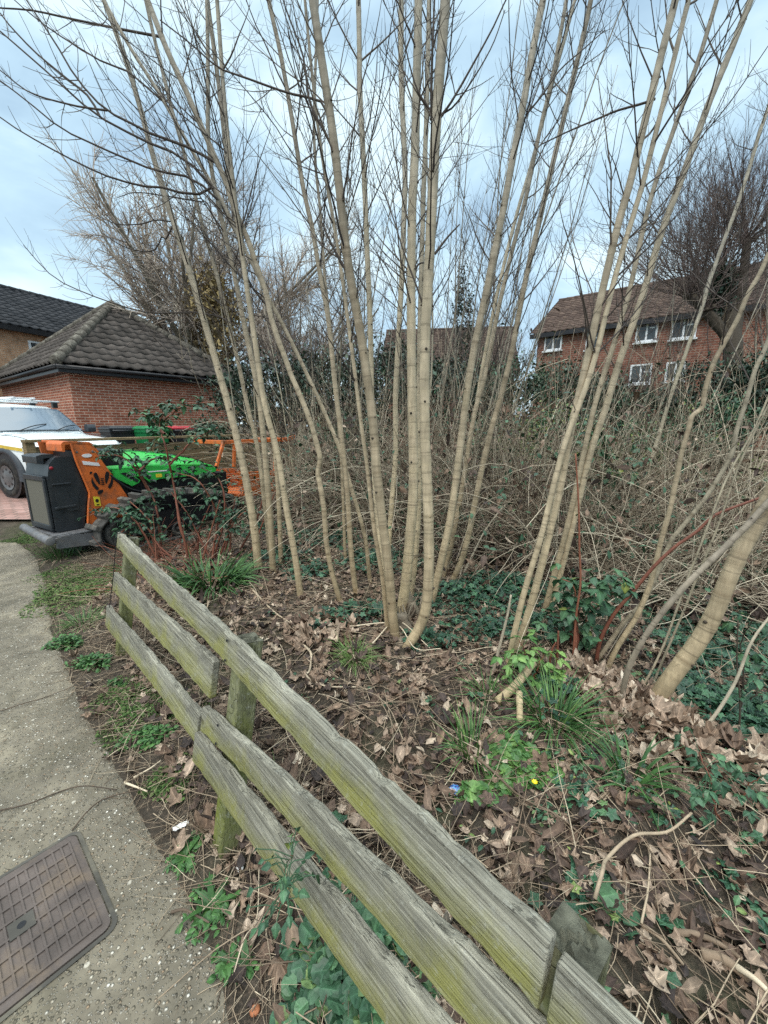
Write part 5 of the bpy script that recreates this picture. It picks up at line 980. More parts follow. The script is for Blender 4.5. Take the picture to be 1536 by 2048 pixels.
# ------------------------------------------------------------------ background trees and shrubs
def ramify(B, R, n, L, ang, bend, N, g, q0=.25, rf=.5, rmin=.002, wig=.05):
    Mn, Nn = B.shape[:2]; k = np.repeat(np.arange(Mn), n); q = g.uniform(q0, 1, len(k)); f_ = q * (Nn - 1); j = np.minimum(f_.astype(int), Nn - 2); fr = (f_ - j)[:, None]
    p = B[k, j] + (B[k, j + 1] - B[k, j]) * fr; t = norm(B[k, j + 1] - B[k, j]); a = norm(np.cross(t, g.normal(0, 1, (len(k), 3)))); an = g.uniform(*ang, len(k))[:, None]
    d = t * np.cos(an) + a * np.sin(an); ln = g.uniform(*L, len(k)) * (1.15 - .5 * q); C = grow(p, d, ln, N, g.uniform(*bend, len(k)), wig, g); r0 = np.maximum(R[k, j] * rf, rmin)
    return C, np.maximum(r0[:, None] * np.linspace(1, .4, N)[None], rmin * .6)
def bare_tree(name, label, P0, trunk, limbs, lv, mat, seed, group=None, rt=.18, tmat='bark_grey', k0=7):
    g = np.random.default_rng(seed); P0 = np.array([P0[0], P0[1], float(gz(P0[0], P0[1])) - .1]); root = empty(name, P0); tag(root, label, 'tree', group)
    T = grow(np.zeros((1, 3)), [[g.normal(0, .08), g.normal(0, .05), 1]], [trunk], 10, .1, .04, g); RT = rt * np.linspace(1.15, .7, 10)[None]; tm = MB(); tubes(tm, T, RT, 10, .4, cap=True)
    n, L, ang, bend = limbs; a = np.linspace(0, 2 * pi, n, endpoint=False) + g.uniform(0, .5, n); an = g.uniform(*ang, n); d = np.stack([np.cos(a) * np.sin(an), np.sin(a) * np.sin(an), np.cos(an)], 1)
    B = grow(np.repeat(T[0, -1:], n, 0) + g.normal(0, rt * .5, (n, 3)), d, g.uniform(*L, n), 12, g.uniform(*bend, n), .05, g); R = rt * .42 * np.linspace(1, .3, 12)[None] * g.uniform(.7, 1.1, (n, 1)); tubes(tm, B, R, 6, g.uniform(.2, .7, n))
    tm.build('trunk', M[tmat], root); tw = MB(); cur = (B, R)
    for (nn, LL, aa, bb, N, rm) in lv:
        cur = ramify(cur[0], cur[1], nn, LL, aa, bb, N, g, rmin=rm); tubes(tw, cur[0], cur[1], 3, g.uniform(0, 1, len(cur[0])))
    tw.build('crown', M[mat], root); return root
W0 = at_t(420, 850, 18.5)
bare_tree('willow_tree', 'large pale twigged willow rising behind the garage roof', W0, 3.4, (17, (4.5, 8.2), (.08, 1.15), (.0, .7)), [(17, (1.5, 3.2), (.4, 1.1), (-.5, .9), 7, .0045), (24, (.4, 1.4), (.4, 1.2), (-1.0, 1.0), 6, .0036)], 'willow', 31, rt=.3, tmat='bark_far')
bare_tree('willow_tree', 'second smaller pale willow behind the left stems', at_t(600, 850, 17), 2.4, (12, (3.0, 5.2), (.1, 1.0), (-.1, .6)), [(14, (1.2, 2.4), (.4, 1.0), (-.4, .7), 6, .0055), (20, (.4, 1.2), (.4, 1.1), (-.8, .8), 5, .0048)], 'willow', 32, rt=.2, tmat='bark_far')
# pollard: thick trunks with knuckled heads and sheaves of shoots
def pollard():
    g = np.random.default_rng(41); P0 = at_t(1440, 860, 9.6); P0[2] = float(gz(P0[0], P0[1])) - .1; root = empty('pollard_tree', P0); tag(root, 'dark pollarded tree with sheaves of reddish shoots on the right', 'tree')
    tm = MB(); heads = []
    for (x, y, r0) in ((1445, 548, .19), (1380, 590, .12), (1495, 480, .12), (1415, 620, .1)):
        top = at_t(x, y, 9.6 + g.uniform(-.4, .4)) - P0; fork = np.array([.16, .2, 3.2]); P = catmull([(.3, .2, 0), (.22, .2, 1.7), fork, fork + (top - fork) * .5 + [0, 0, .12], top], 18); tubes(tm, P[None], (r0 * np.linspace(1.2, .75, 18) * (1 + .06 * g.normal(0, 1, 18)))[None], 12, .3, cap=True); heads.append((top, r0))
        for q in range(5): c = top + g.normal(0, r0 * .5, 3); lathe(tm, [(.0, -r0 * .5), (r0 * .45, -r0 * .3), (r0 * .55, 0), (r0 * .4, r0 * .3), (0, r0 * .4)], c, g.normal(0, 1, 3), 9, tint=.3)
    tm.build('trunk', M['knob'], root); tw = MB()
    for (top, r0), n in zip(heads, (85, 60, 55, 44)):
        d = g.normal(0, .85, (n, 3)) + [-.25, 0, .9]; B = grow(np.repeat(top[None], n, 0) + norm(d) * r0 * .6, d, g.uniform(1.2, 3.4, n), 12, g.uniform(.0, .9, n), .05, g); R = g.uniform(.007, .018, n)[:, None] * np.linspace(1, .25, 12)[None]; tubes(tw, B, R, 4, g.uniform(.2, .8, n))
        C, RC = ramify(B, R, 9, (.3, 1.2), (.3, .8), (.1, .8), 5, g, .2, .45, .0035); tubes(tw, C, RC, 3, g.uniform(.2, 1, len(C)))
        D, RD = ramify(C, RC, 3, (.15, .5), (.3, .8), (.1, .6), 4, g, .2, .6, .003); tubes(tw, D, RD, 3, g.uniform(.2, 1, len(D)))
    tw.build('crown', M['pollard'], root)
pollard()
for i, (x, t, h, lab) in enumerate(((1500, 12.5, 5.0, 'tall twiggy tree behind the pollard at the right edge'), (690, 12, 2.6, 'dense brown twiggy tree behind the left of the coppice'), (560, 12.5, 2.4, 'brown twiggy tree behind the orange chipper frame'), (810, 15, 3.0, 'fine twigged tree in the gap right behind the central stems'), (985, 13, 3.0, 'slim fine twigged tree left of the brown brick house'), (1250, 11, 2.0, 'low twiggy tree in front of the brown brick house'))):
    bare_tree('bare_tree', lab, at_t(x, 860, t), h * .5, (9, (h * .75, h * 1.15), (.1, .75), (0, .4)), [(9, (h * .3, h * .6), (.3, .8), (.1, .7), 6, .006), (8, (h * .12, h * .3), (.3, .9), (0, .6), 4, .0045)], 'pollard', 50 + i, rt=.1)

def leaf_cloud(mb, C, rad, n, size, g, tpl, nclump=40, clump=.2, tilt=.9, tint=(0, 1), flat=.0):
    cc = g.normal(0, 1, (nclump, 3)); cc = norm(cc) * (g.uniform(.25, 1, (nclump, 1)) ** .45) * rad; k = g.integers(0, nclump, n); ct = g.uniform(tint[0], tint[1], nclump)
    p = np.asarray(C) + cc[k] + g.normal(0, clump, (n, 3)) * np.asarray(rad) * [1, 1, .8]
    leaves(mb, tpl, p, g.uniform(*size, n), g.uniform(0, 6.28, n), g.normal(-.2, tilt, n), g.normal(0, .6, n), g.normal(-.15, .2, n), .25, np.clip(ct[k] + g.normal(0, .15, n), 0, 1), g=g); return p
QUAD = (np.array([[0, 0, 0], [-.32, .45, .07], [0, 1, 0], [.32, .45, .07]]), np.array([[0, 1, 2, 3]]), None)
def shrub(name, label, px, t, rad, n, size, mat, seed, tpl=QUAD, group=None, zc=None, tint=(0, 1), nclump=45, cat='bush'):
    g = np.random.default_rng(seed); P0 = at_t(px[0], px[1], t); z0 = float(gz(P0[0], P0[1])); c = P0.copy(); root = empty(name, (c[0], c[1], z0)); tag(root, label, cat, group); C = np.array([0, 0, c[2] - z0]); rad = np.array(rad)
    s = MB(); m = 26; d = g.normal(0, .5, (m, 3)) + [0, 0, 1.0]; B = grow(g.normal(0, .25, (m, 3)) * [rad[0], rad[1], 0], d, g.uniform(.7, 1.1, m) * (C[2] + rad[2] * .7), 9, .3, .08, g); R = g.uniform(.008, .02, m)[:, None] * np.linspace(1, .3, 9)[None]; tubes(s, B, R, 4, g.uniform(.2, .7, m))
    C2, R2 = ramify(B, R, 10, (.2, .7), (.4, 1.0), (.0, .5), 5, g, .25, .5, .003); tubes(s, C2, R2, 3, g.uniform(.2, .9, len(C2))); s.build('stem', M['cane'], root)
    f = MB(); leaf_cloud(f, C, rad, n, size, g, tpl, nclump, tint=tint); f.build('foliage', M[mat], root); return root
SH = [
 ('grey green leafy bush against the garage wall beside the wheelie bins', (425, 880), 8.8, (.5, .5, .5), 2600, (.05, .09), 'evergreen', (.3, 1)),
 ('rusty brown ivy clad conifer behind the right end of the garage roof', (432, 660), 14.5, (.85, .8, 2.0), 3000, (.09, .2), 'thuja', (0, 1)),
 ('dark evergreen bush behind the orange chipper frame', (545, 800), 10.5, (1.3, 1.0, 1.0), 4500, (.07, .13), 'evergreen', (0, .7)),
 ('dark bushy evergreen behind the crooked stem', (650, 790), 10.5, (1.3, 1.0, .95), 4500, (.07, .13), 'evergreen', (0, .75)),
 ('bushy evergreen behind the centre of the coppice', (770, 780), 11, (1.3, 1.0, 1.25), 5200, (.07, .13), 'evergreen', (.1, .9)),
 ('dark evergreen bush behind the right of the central stems', (905, 790), 11, (1.3, 1.0, 1.0), 4800, (.07, .13), 'evergreen', (.1, .9)),
 ('tall ivy covered trunk seen between the upright shoots', (925, 660), 12.5, (.3, .3, 1.7), 1300, (.07, .12), 'evergreen', (.1, .8)),
 ('green leafed bush below the gap left of the brown brick house', (1030, 760), 11.5, (.9, .8, .7), 2600, (.06, .11), 'bramble', (.1, .75)),
 ('bushy evergreen before the left corner of the brown brick house', (1140, 790), 10, (1.1, .8, .75), 4200, (.06, .11), 'evergreen', (.1, .9)),
 ('broad green laurel bush below the white house windows', (1275, 828), 9.8, (1.25, .9, .5), 4600, (.07, .12), 'evergreen', (.3, 1)),
 ('dark ivy bush under the pollarded tree', (1420, 800), 9.4, (1.1, .8, .8), 4600, (.06, .11), 'evergreen', (0, .8)),
 ('leafy green bramble mound behind the paired leaning stems', (1130, 870), 7.2, (.7, .5, .55), 2300, (.04, .07), 'bramble', (.3, 1)),
 ('sprawling bramble mound in front of the laurel bush', (1290, 880), 7.0, (.6, .5, .4), 1700, (.04, .07), 'bramble', (.3, 1)),
 ('leafy bramble mound among the canes below the pollard', (1420, 850), 6.4, (.6, .5, .5), 1900, (.04, .07), 'bramble', (.1, .9)),
 ('small bramble mound behind the right of the central stems', (985, 880), 7.4, (.55, .4, .45), 1500, (.04, .07), 'bramble', (.2, .9)),
 ('low leafy bramble mound behind the slim left stems', (700, 880), 7.6, (.6, .4, .45), 1500, (.04, .07), 'bramble', (.0, .7)),
 ('dark ivy clump wrapped round the head of the pollard', (1432, 575), 9.5, (.4, .35, .55), 1800, (.06, .1), 'evergreen', (0, .55)),
 ('dark leafy bush at the right edge below the pollard', (1530, 790), 8.6, (1.0, .8, .9), 4600, (.06, .11), 'evergreen', (.05, .85)),
]
for i, (lab, px, t, rad, n, sz, mt, tn) in enumerate(SH): shrub('conifer' if 'conifer' in lab else 'bush', lab, px, t, rad, n, sz, mt, 70 + i, tint=tn, cat='tree' if 'conifer' in lab else 'bush')
# far-off wood closing the horizon
mb = MB(); g = np.random.default_rng(90); n = 9000; X = g.uniform(-70, 70, n); Yb = 62 + g.uniform(-6, 10, n); hh = 3.2 + 1.6 * np.sin(X * .21) + 1.2 * np.sin(X * .53 + 1); p = np.stack([X, Yb, g.uniform(0, 1, n) ** .7 * hh + 1.0], 1)
leaves(mb, QUAD, p, g.uniform(.6, 1.5, n), g.uniform(0, 6.28, n), g.normal(0, .8, n), g.normal(0, .6, n), 0, 0, g.uniform(0, .8, n), g=g); tag(mb.build('far_wood', M['thuja']), 'far off brown wood along the horizon', 'wood', kind='stuff')

# ------------------------------------------------------------------ bramble thicket behind the coppice: a tangle nobody could count
def front_y(X): return np.interp(X, [-2.4, -1.2, 0, 1.0, 2.0, 3.0, 4.5, 6], [7.2, 6.2, 5.2, 4.3, 3.6, 3.3, 3.2, 4.0])
def thicket():
    g = np.random.default_rng(61); mb = MB(); n = 6500; X = g.uniform(-2.2, 6.2, n); dp = g.uniform(0, 1, n) ** 1.1 * 3.4; Y = front_y(X) + dp; thin = np.clip((X / Y - .5) * 3.2, 0, .8); keep = g.random(n) > thin * .7; X, Y, dp, thin = X[keep], Y[keep], dp[keep], thin[keep]; n = len(X)
    d = np.stack([g.normal(0, .75, n), g.normal(-.1, .6, n), g.uniform(.45, 1.3, n)], 1); L = g.uniform(1.0, 2.9, n) * (1 - .3 * thin) * (.75 + .35 * np.minimum(dp / 1.5, 1)); B = grow(np.stack([X, Y, gz(X, Y) - .02], 1), d, L, 11, g.uniform(-2.6, .1, n), .13, g)
    B[:, :, 2] = np.maximum(B[:, :, 2], .01 + .02 * g.random((n, 1))); R = g.uniform(.0022, .0062, n)[:, None] * np.linspace(1, .45, 11)[None]; t = np.clip(g.beta(1.3, 1.7, n), 0, 1); tubes(mb, B, R, 4, t)
    C, RC = ramify(B, R, 2, (.15, .6), (.5, 1.2), (-.8, .5), 5, g, .2, .6, .0016, .12); tubes(mb, C, RC, 3, np.repeat(t, 2) * .8 + g.uniform(0, .2, len(C)))
    m = 260; X4 = g.uniform(-1.6, 5.5, m); Y4 = front_y(X4) + g.uniform(-.15, 1.2, m); B4 = grow(np.stack([X4, Y4, gz(X4, Y4)], 1), np.stack([g.normal(0, .6, m), g.normal(-.15, .4, m), np.ones(m)], 1), g.uniform(1.6, 3.4, m), 14, g.uniform(-3.6, -1.2, m), .05, g); B4[:, :, 2] = np.maximum(B4[:, :, 2], .02); tubes(mb, B4, g.uniform(.003, .006, m)[:, None] * np.linspace(1, .4, 14)[None], 5, g.uniform(.55, 1, m))
    m = 500; X2 = g.uniform(-2, 6, m); Y2 = front_y(X2) + g.uniform(-.1, 3, m); B2 = grow(np.stack([X2, Y2, gz(X2, Y2)], 1), np.stack([g.normal(.1, .25, m), g.normal(0, .2, m), np.ones(m)], 1), g.uniform(1.0, 2.6, m), 10, .1, .05, g); tubes(mb, B2, g.uniform(.003, .007, m)[:, None] * np.linspace(1, .4, 10)[None], 4, g.uniform(.5, 1, m))
    tag(mb.build('bramble_thicket', M['cane']), 'dense tangle of tan and brown bramble canes behind the coppice', 'brambles', kind='stuff')
    lf = MB(); NL = 19000; k = g.integers(0, n, NL); j = g.integers(3, 11, NL); p = B[k, j] + g.normal(0, .06, (NL, 3)); gr = g.random(NL) < .5 + .3 * np.sin(p[:, 0] * 2.1 + p[:, 2] * 2.5) * np.sin(p[:, 1] * 1.7)
    leaves(lf, OVAL3, p[gr], g.uniform(.035, .085, gr.sum()), g.uniform(0, 6.28, gr.sum()), g.normal(-.2, .7, gr.sum()), g.normal(0, .5, gr.sum()), -.2, .2, g.beta(1.5, 2.2, gr.sum()), g=g)
    tag(lf.build('bramble_leaves', M['bramble']), 'dark green bramble leaves scattered through the thicket', 'leaves', kind='stuff')
    ld = MB(); q = p[~gr]; m = len(q); leaves(ld, OVAL3, q, g.uniform(.04, .1, m), g.uniform(0, 6.28, m), g.normal(-.5, .9, m), g.normal(0, .8, m), g.normal(-.4, .5, m), .4, g.beta(2, 3.5, m), g=g)
    m = 7000; X3 = g.uniform(-2, 6, m); Y3 = front_y(X3) + g.uniform(-.3, 3.2, m); leaves(ld, SYC, np.stack([X3, Y3, gz(X3, Y3) + g.uniform(.0, .12, m)], 1), g.uniform(.04, .08, m), g.uniform(0, 6.28, m), g.normal(0, .5, m), g.normal(0, .5, m), g.normal(.3, .6, m), .2, g.beta(1.5, 3.5, m), .25, g=g)
    tag(ld.build('dead_leaves', M['litter']), 'withered brown leaves caught in the thicket', 'leaves', kind='stuff')
thicket()

# ------------------------------------------------------------------ leafy brambles and shoots one can tell apart
def leaf_plant(name, label, canes, mat, size, seed, dens=14, cat='bramble', cmat='cane_red', w=5, tpl=NETTLE, Y=None, tint=(.1, .9), start=.25, group=None, tri=True, depth=.0, spread=.3):
    g = np.random.default_rng(seed); P0 = ground(*canes[0][0]) if Y is None else np.array([*at_t(canes[0][0][0], canes[0][0][1], Y)]); o = P0.copy(); root = empty(name, o); tag(root, label, cat, group); f = MB()
    for ci, px in enumerate(canes):
        C = np.array([upright(x, y, P0 + [0, .06 * ci, 0], g.uniform(-.15, .25) + depth) for x, y in px]) - o; n = 20; P = catmull(C, n) + np.cumsum(g.normal(0, .004, (n, 3)), 0); dep = max(.5, o[1]); r = np.linspace(w, w * .4, n) * dep / F / 2
        c = MB(); tubes(c, P[None], r[None], 6, g.uniform(.2, .9)); c.build('cane', M[cmat], root)
        L = np.linalg.norm(np.diff(P, axis=0), axis=1).sum(); m = int(dens * L * 2); q = g.uniform(start, 1, m); f_ = q * (n - 1); j = np.minimum(f_.astype(int), n - 2); b = P[j] + (P[j + 1] - P[j]) * (f_ - j)[:, None]
        st = norm(g.normal(0, 1, (m, 3)) * [1, 1, .45] + [0, 0, .1]) * g.uniform(.03, .13, m)[:, None] * (1 + spread) * min(1, size[1] / .06); e = b + st; pet = np.stack([b, b + st * .5 + [0, 0, .008], e], 1); cc = MB(); tubes(f, pet, np.full((m, 3), .0013), 3, .7)
        yaw = np.arctan2(-st[:, 0], st[:, 1]); tt = np.clip(g.uniform(tint[0], tint[1], m) , 0, 1)
        for a, sc in ((0, 1.0), (1.15, .8), (-1.15, .8)) if tri else ((0, 1.0),):
            leaves(f, tpl, e, g.uniform(*size, m) * sc, yaw + a + g.normal(0, .15, m), g.normal(-.25, .35, m), g.normal(0, .3, m), g.normal(-.35, .2, m), .22, np.clip(tt + g.normal(0, .08, m), 0, 1), g=g)
    f.build('foliage', M[mat], root); return root
leaf_plant('bramble', 'dark leaved bramble sprawling over the chipper track', [[(318, 1120), (292, 1070), (262, 1030), (225, 1015), (185, 1030)], [(320, 1120), (300, 1060), (270, 1045), (240, 1070)], [(326, 1120), (310, 1075), (300, 1040), (260, 1000)]], 'bramble', (.045, .075), 301, 17, tint=(0, .75))
leaf_plant('bramble', 'bramble with a red cane arching up across the green chipper bonnet', [[(322, 1108), (308, 1010), (285, 960), (262, 915), (232, 893), (205, 905)], [(278, 940), (310, 915), (350, 920)], [(300, 985), (250, 920), (195, 915)]], 'bramble', (.045, .075), 302, 16, tint=(.0, .7), start=.3)
leaf_plant('bramble', 'tall bramble shoot standing before the brick garage wall', [[(378, 1118), (362, 1040), (347, 960), (332, 890), (322, 842), (345, 803)], [(328, 868), (300, 838), (266, 820)], [(324, 846), (372, 812), (428, 806)], [(340, 930), (390, 880), (440, 850)]], 'bramble', (.05, .085), 303, 12, tint=(.1, .9), start=.45)
leaf_plant('bramble', 'low leafy bramble in front of the chipper bonnet, beside the green clump', [[(425, 1120), (432, 1030), (400, 965), (350, 945)], [(430, 1120), (452, 1030), (440, 960), (400, 935)], [(435, 1118), (470, 1040), (505, 1018)], [(420, 1120), (380, 1040), (340, 985)]], 'bramble', (.045, .075), 304, 20, tint=(0, .8), start=.35)
leaf_plant('bramble', 'toothed green bramble leaves at the foot of the right hand stems', [[(1148, 1318), (1156, 1230), (1150, 1175), (1125, 1160)], [(1150, 1318), (1160, 1220), (1200, 1165), (1225, 1185)], [(1146, 1320), (1140, 1250), (1100, 1230)], [(1152, 1318), (1170, 1240), (1190, 1200)]], 'bramble', (.06, .095), 305, 22, tint=(.4, .9), start=.4, w=6)
leaf_plant('seedling', 'bright yellow green leafy shoot at the foot of the paired stems', [[(1068, 1372), (1062, 1330), (1040, 1300)], [(1070, 1372), (1076, 1330), (1085, 1300)], [(1066, 1372), (1050, 1345), (1030, 1335)]], 'fresh', (.045, .075), 306, 34, tint=(.6, 1), start=.35, w=4, cat='seedling')
leaf_plant('bramble', 'glossy bramble leaves on a black stem right of the long leaning stems', [[(1246, 1130), (1246, 1020), (1238, 960), (1215, 895), (1180, 845)], [(1242, 970), (1265, 940), (1290, 930)], [(1236, 940), (1200, 910), (1180, 900)]], 'bramble', (.075, .12), 307, 9, tint=(.5, 1), cmat='knob', start=.45)
leaf_plant('bramble', 'dark ivy like bramble at the right edge below the stout stem', [[(1480, 1440), (1482, 1350), (1478, 1280), (1490, 1230)], [(1480, 1440), (1510, 1370), (1530, 1320)]], 'bramble', (.04, .07), 308, 14, tint=(.2, .8), cmat='knob')
leaf_plant('bramble', 'small bramble sprig among dead leaves at the right edge', [[(1440, 1640), (1420, 1560), (1400, 1500)], [(1440, 1640), (1470, 1570), (1500, 1540)]], 'bramble', (.03, .05), 309, 26, tint=(.2, .8))
leaf_plant('bramble', 'trailing leafy sprig hooked over the lower fence boards', [[(560, 1815), (585, 1760), (592, 1715)], [(560, 1815), (600, 1770), (612, 1730)]], 'bramble', (.014, .026), 310, 60, tint=(.2, .9), Y=.83, w=3, tri=False, tpl=OVATE)
def cane(label, px, w, mat='cane_red', lean=0.0, name='bramble_cane', cat='bramble cane', tint=.4, group=None):
    P0 = ground(*px[0]); g = np.random.default_rng(len(label) * 7); C = np.array([upright(x, y, P0, lean) for x, y in px]) - P0; n = 26; P = catmull(C, n); dep = (P + P0 - CAMP) @ np.array([0, cos(PITCH), -sin(PITCH)]); mb = MB(); r = np.linspace(w, w * .6, n) * dep / F / 2
    tubes(mb, P[None], r[None], 7, tint, cap=True); m = 30; j = g.integers(1, n - 1, m); d = norm(g.normal(0, 1, (m, 3))); 
    if 'red' in label: tubes(mb, np.stack([P[j], P[j] + d * (r[j] * 1.4 + .004)[:, None]], 1), np.stack([np.full(m, .0016), np.full(m, .0004)], 1), 3, .3)
    ob = mb.build(name, M[mat]); ob.location = P0; tag(ob, label, cat, group); return ob
cane('thick red brown bramble cane slanting to the right edge across the grey stem', [(1192, 1330), (1200, 1283), (1226, 1231), (1266, 1183), (1309, 1132), (1353, 1091), (1393, 1064), (1427, 1032), (1470, 1014), (1529, 993), (1570, 985)], 8, lean=-.1)
cane('upright orange red cane rising from the toothed bramble leaves', [(1146, 1326), (1152, 1235), (1161, 1167), (1159, 1099), (1158, 1034), (1156, 985), (1151, 907)], 5, tint=.9)
cane('short broken red cane stub below the toothed leaves', [(1113, 1340), (1115, 1300), (1117, 1262)], 6); cane('leaning red cane stub beside the broken one', [(1098, 1335), (1104, 1300), (1112, 1285)], 5, tint=.6)
cane('thin pale cane arching over the dark hollow behind the red cane', [(1125, 1120), (1150, 1052), (1195, 1065), (1234, 1081), (1280, 1106), (1330, 1150), (1390, 1210)], 3, 'cane', .1, tint=.95)
cane('pale bent cane in the lower right corner of the thicket', [(1390, 1475), (1430, 1430), (1470, 1365), (1500, 1290), (1530, 1245), (1570, 1200)], 7, 'cane', -.05, tint=.85)
cane('thin pale whip left of the paired stems', [(985, 1350), (1000, 1290), (1015, 1230), (1022, 1190)], 7, 'cane', 0, tint=.7); cane('thin grey whip slanting behind the central stump', [(925, 1150), (945, 1110), (965, 1070), (985, 1040), (1010, 1010)], 4, 'cane', .1, tint=.85)
cane('dark upright thorny shoot before the lower right thicket', [(1478, 1470), (1480, 1400), (1474, 1330), (1476, 1240)], 4, 'knob')
for i, (x0, y0, x1, y1) in enumerate([(395, 1110, 420, 1010), (450, 1105, 470, 1000), (480, 1100, 530, 980), (350, 1120, 300, 1060), (405, 1120, 440, 1000), (460, 1110, 445, 985), (385, 1115, 352, 1000), (500, 1110, 560, 960)]):
    cane('thin red bramble cane crossing behind the strappy green clump', [(x0, y0), ((x0 + x1) / 2 + (i % 3 - 1) * 8, (y0 + y1) / 2), (x1, y1)], 4, lean=.1, group='red canes by the green clump', tint=.3 + .08 * i)
mb = MB(); g = np.random.default_rng(66); m = 260; b = np.stack([at_z(x, y) for x, y in zip(g.uniform(262, 420, m), g.uniform(1085, 1190, m))]); B = grow(b + [0, 0, .02], np.stack([g.normal(.2, 1, m), g.normal(0, 1, m), g.uniform(.05, .5, m)], 1), g.uniform(.25, .7, m), 7, g.uniform(-.8, 0, m), .08, g); B[:, :, 2] = np.maximum(B[:, :, 2], .01)
tubes(mb, B, g.uniform(.002, .0045, m)[:, None] * np.linspace(1, .5, 7)[None], 4, g.uniform(.3, 1, m)); tag(mb.build('cut_canes', M['cane_red']), 'heap of reddish dead canes behind the far end of the fence', 'dead canes', kind='stuff')

# ------------------------------------------------------------------ tufts, weeds and small leafy plants
def tuft(name, label, px, n, L, w, spread, mat, seed, cat='grass tuft', bend=(-2.2, -.4), tint=(0, 1), rad=.05, up=1.0):
    n = int(n * .85)
    g = np.random.default_rng(seed); P0 = ground(*px); a = g.uniform(0, 6.28, n); q = g.uniform(0, 1, n) ** .5; b = np.stack([np.cos(a) * q * rad, np.sin(a) * q * rad, np.full(n, -.01)], 1); d = np.stack([np.cos(a) * spread * g.uniform(.2, 1, n), np.sin(a) * spread * g.uniform(.2, 1, n), up * g.uniform(.6, 1.2, n)], 1)
    mb = MB(); blades(mb, b, d, g.uniform(*L, n), g.uniform(*w, n), g.uniform(*bend, n), g.uniform(*tint, n), 8, g)
    m = max(4, n // 6); a = g.uniform(0, 6.28, m); nb = mb.n; blades(mb, np.stack([np.cos(a) * rad * .8, np.sin(a) * rad * .8, np.full(m, -.005)], 1), np.stack([np.cos(a), np.sin(a), g.uniform(.1, .6, m)], 1), g.uniform(*L, m), g.uniform(*w, m), g.uniform(-2.5, -.8, m), g.uniform(.4, .9, m), 8, g); mb.QM[-1] = np.ones(len(mb.QM[-1]), int); ob = mb.build(name, [M[mat], M['stick']]); ob.location = P0; tag(ob, label, cat); return ob
tuft('strappy_plant', 'large clump of strappy dark green leaves below the chipper', (425, 1168), 420, (.2, .42), (.007, .012), .95, 'fresh', 401, 'plant', (-2.6, -.5), (0, .75), .24)
tuft('grass_tuft', 'arching bright grass tuft beside the sawn log', (1108, 1445), 240, (.18, .36), (.0025, .0045), .9, 'fresh', 402, tint=(.1, .9), rad=.09)
tuft('grass_tuft', 'grass tuft left of the sawn log above the bright leaf patch', (945, 1508), 110, (.14, .26), (.0025, .0045), .7, 'fresh', 403, tint=(.2, 1), rad=.06)
tuft('grass_tuft', 'small grass tuft behind the sawn log', (975, 1392), 70, (.1, .2), (.002, .0035), .8, 'fresh', 404, tint=(.2, .8), rad=.05)
tuft('bluebell_shoots', 'flopping blue green leaf tuft among dead leaves on the right', (1262, 1560), 60, (.14, .28), (.004, .007), .8, 'fresh', 405, 'plant', tint=(.1, .6), rad=.06)
tuft('grass_tuft', 'yellow green feathery tuft in front of the central stump', (708, 1318), 260, (.1, .24), (.0011, .0022), .8, 'fresh', 406, tint=(.85, 1), rad=.07, bend=(-3, -.8))
tuft('grass_tuft', 'grass tuft at the path edge level with the fence end', (165, 1248), 160, (.08, .2), (.0018, .003), .9, 'fresh', 407, tint=(.3, 1), rad=.09)
tuft('grass_tuft', 'dark grass tuft beneath the chipper base plate', (125, 1112), 240, (.12, .25), (.002, .0035), .7, 'fresh', 408, tint=(0, .6), rad=.16)
tuft('shoots', 'short pale shoots poking from dead leaves on the right', (1360, 1500), 24, (.05, .11), (.004, .006), .6, 'fresh', 409, 'plant', tint=(.85, 1), rad=.05)
def patch(name, label, px, rad, n, size, mat, tpl, seed, cat='weed', h=.05, tint=(.2, 1), tilt=.4, squash=.6, curl=-.15):
    g = np.random.default_rng(seed); P0 = ground(*px); a = g.uniform(0, 6.28, n); q = g.uniform(0, 1, n) ** .6 * (1 + .25 * np.sin(3 * a + seed)); x = np.cos(a) * q * rad; y = np.sin(a) * q * rad * squash; z = gz(P0[0] + x, P0[1] + y) - P0[2] + h * g.uniform(.1, 1, n) * (1 - .55 * q)
    mb = MB(); p = np.stack([x, y, z], 1); leaves(mb, tpl, p, g.uniform(*size, n), g.uniform(0, 6.28, n), g.normal(0, tilt, n), g.normal(0, tilt, n), curl, .1, g.uniform(*tint, n), g=g); m = n // 2; tubes(mb, np.stack([p[:m] * [.85, .85, 0] + [0, 0, -.01], p[:m]], 1), np.full((m, 2), .0009), 3, .5)
    ob = mb.build(name, M[mat]); ob.location = P0; tag(ob, label, cat); return ob
patch('moss_patch', 'mossy green weed patch on the verge below the chipper track', (160, 1185), .42, 4200, (.012, .03), 'moss', OVAL3, 421, h=.04, tint=(.2, 1), squash=1)
patch('moss_patch', 'thin moss patch on the bare soil right of the path bend', (300, 1420), .24, 1500, (.01, .022), 'moss', OVAL3, 422, h=.02, tint=(.1, .8), squash=1)
patch('moss_patch', 'moss patch on the verge beside the far fence post', (215, 1150), .3, 2000, (.01, .024), 'moss', OVAL3, 423, h=.03, tint=(.1, .8))
patch('weed_clump', 'leafy weed clump overhanging the path edge at its bend', (132, 1293), .11, 420, (.018, .036), 'fresh', OVAL3, 424, h=.09, tint=(0, .6))
patch('weed_clump', 'leafy weed clump between the path edge and the far fence post', (186, 1330), .12, 420, (.018, .036), 'fresh', OVAL3, 425, h=.08, tint=(0, .6))
patch('weed_clump', 'small nettle seedlings on the soil beside the middle of the fence', (300, 1478), .12, 320, (.015, .034), 'fresh', NETTLE, 426, h=.06, tint=(.1, .7))
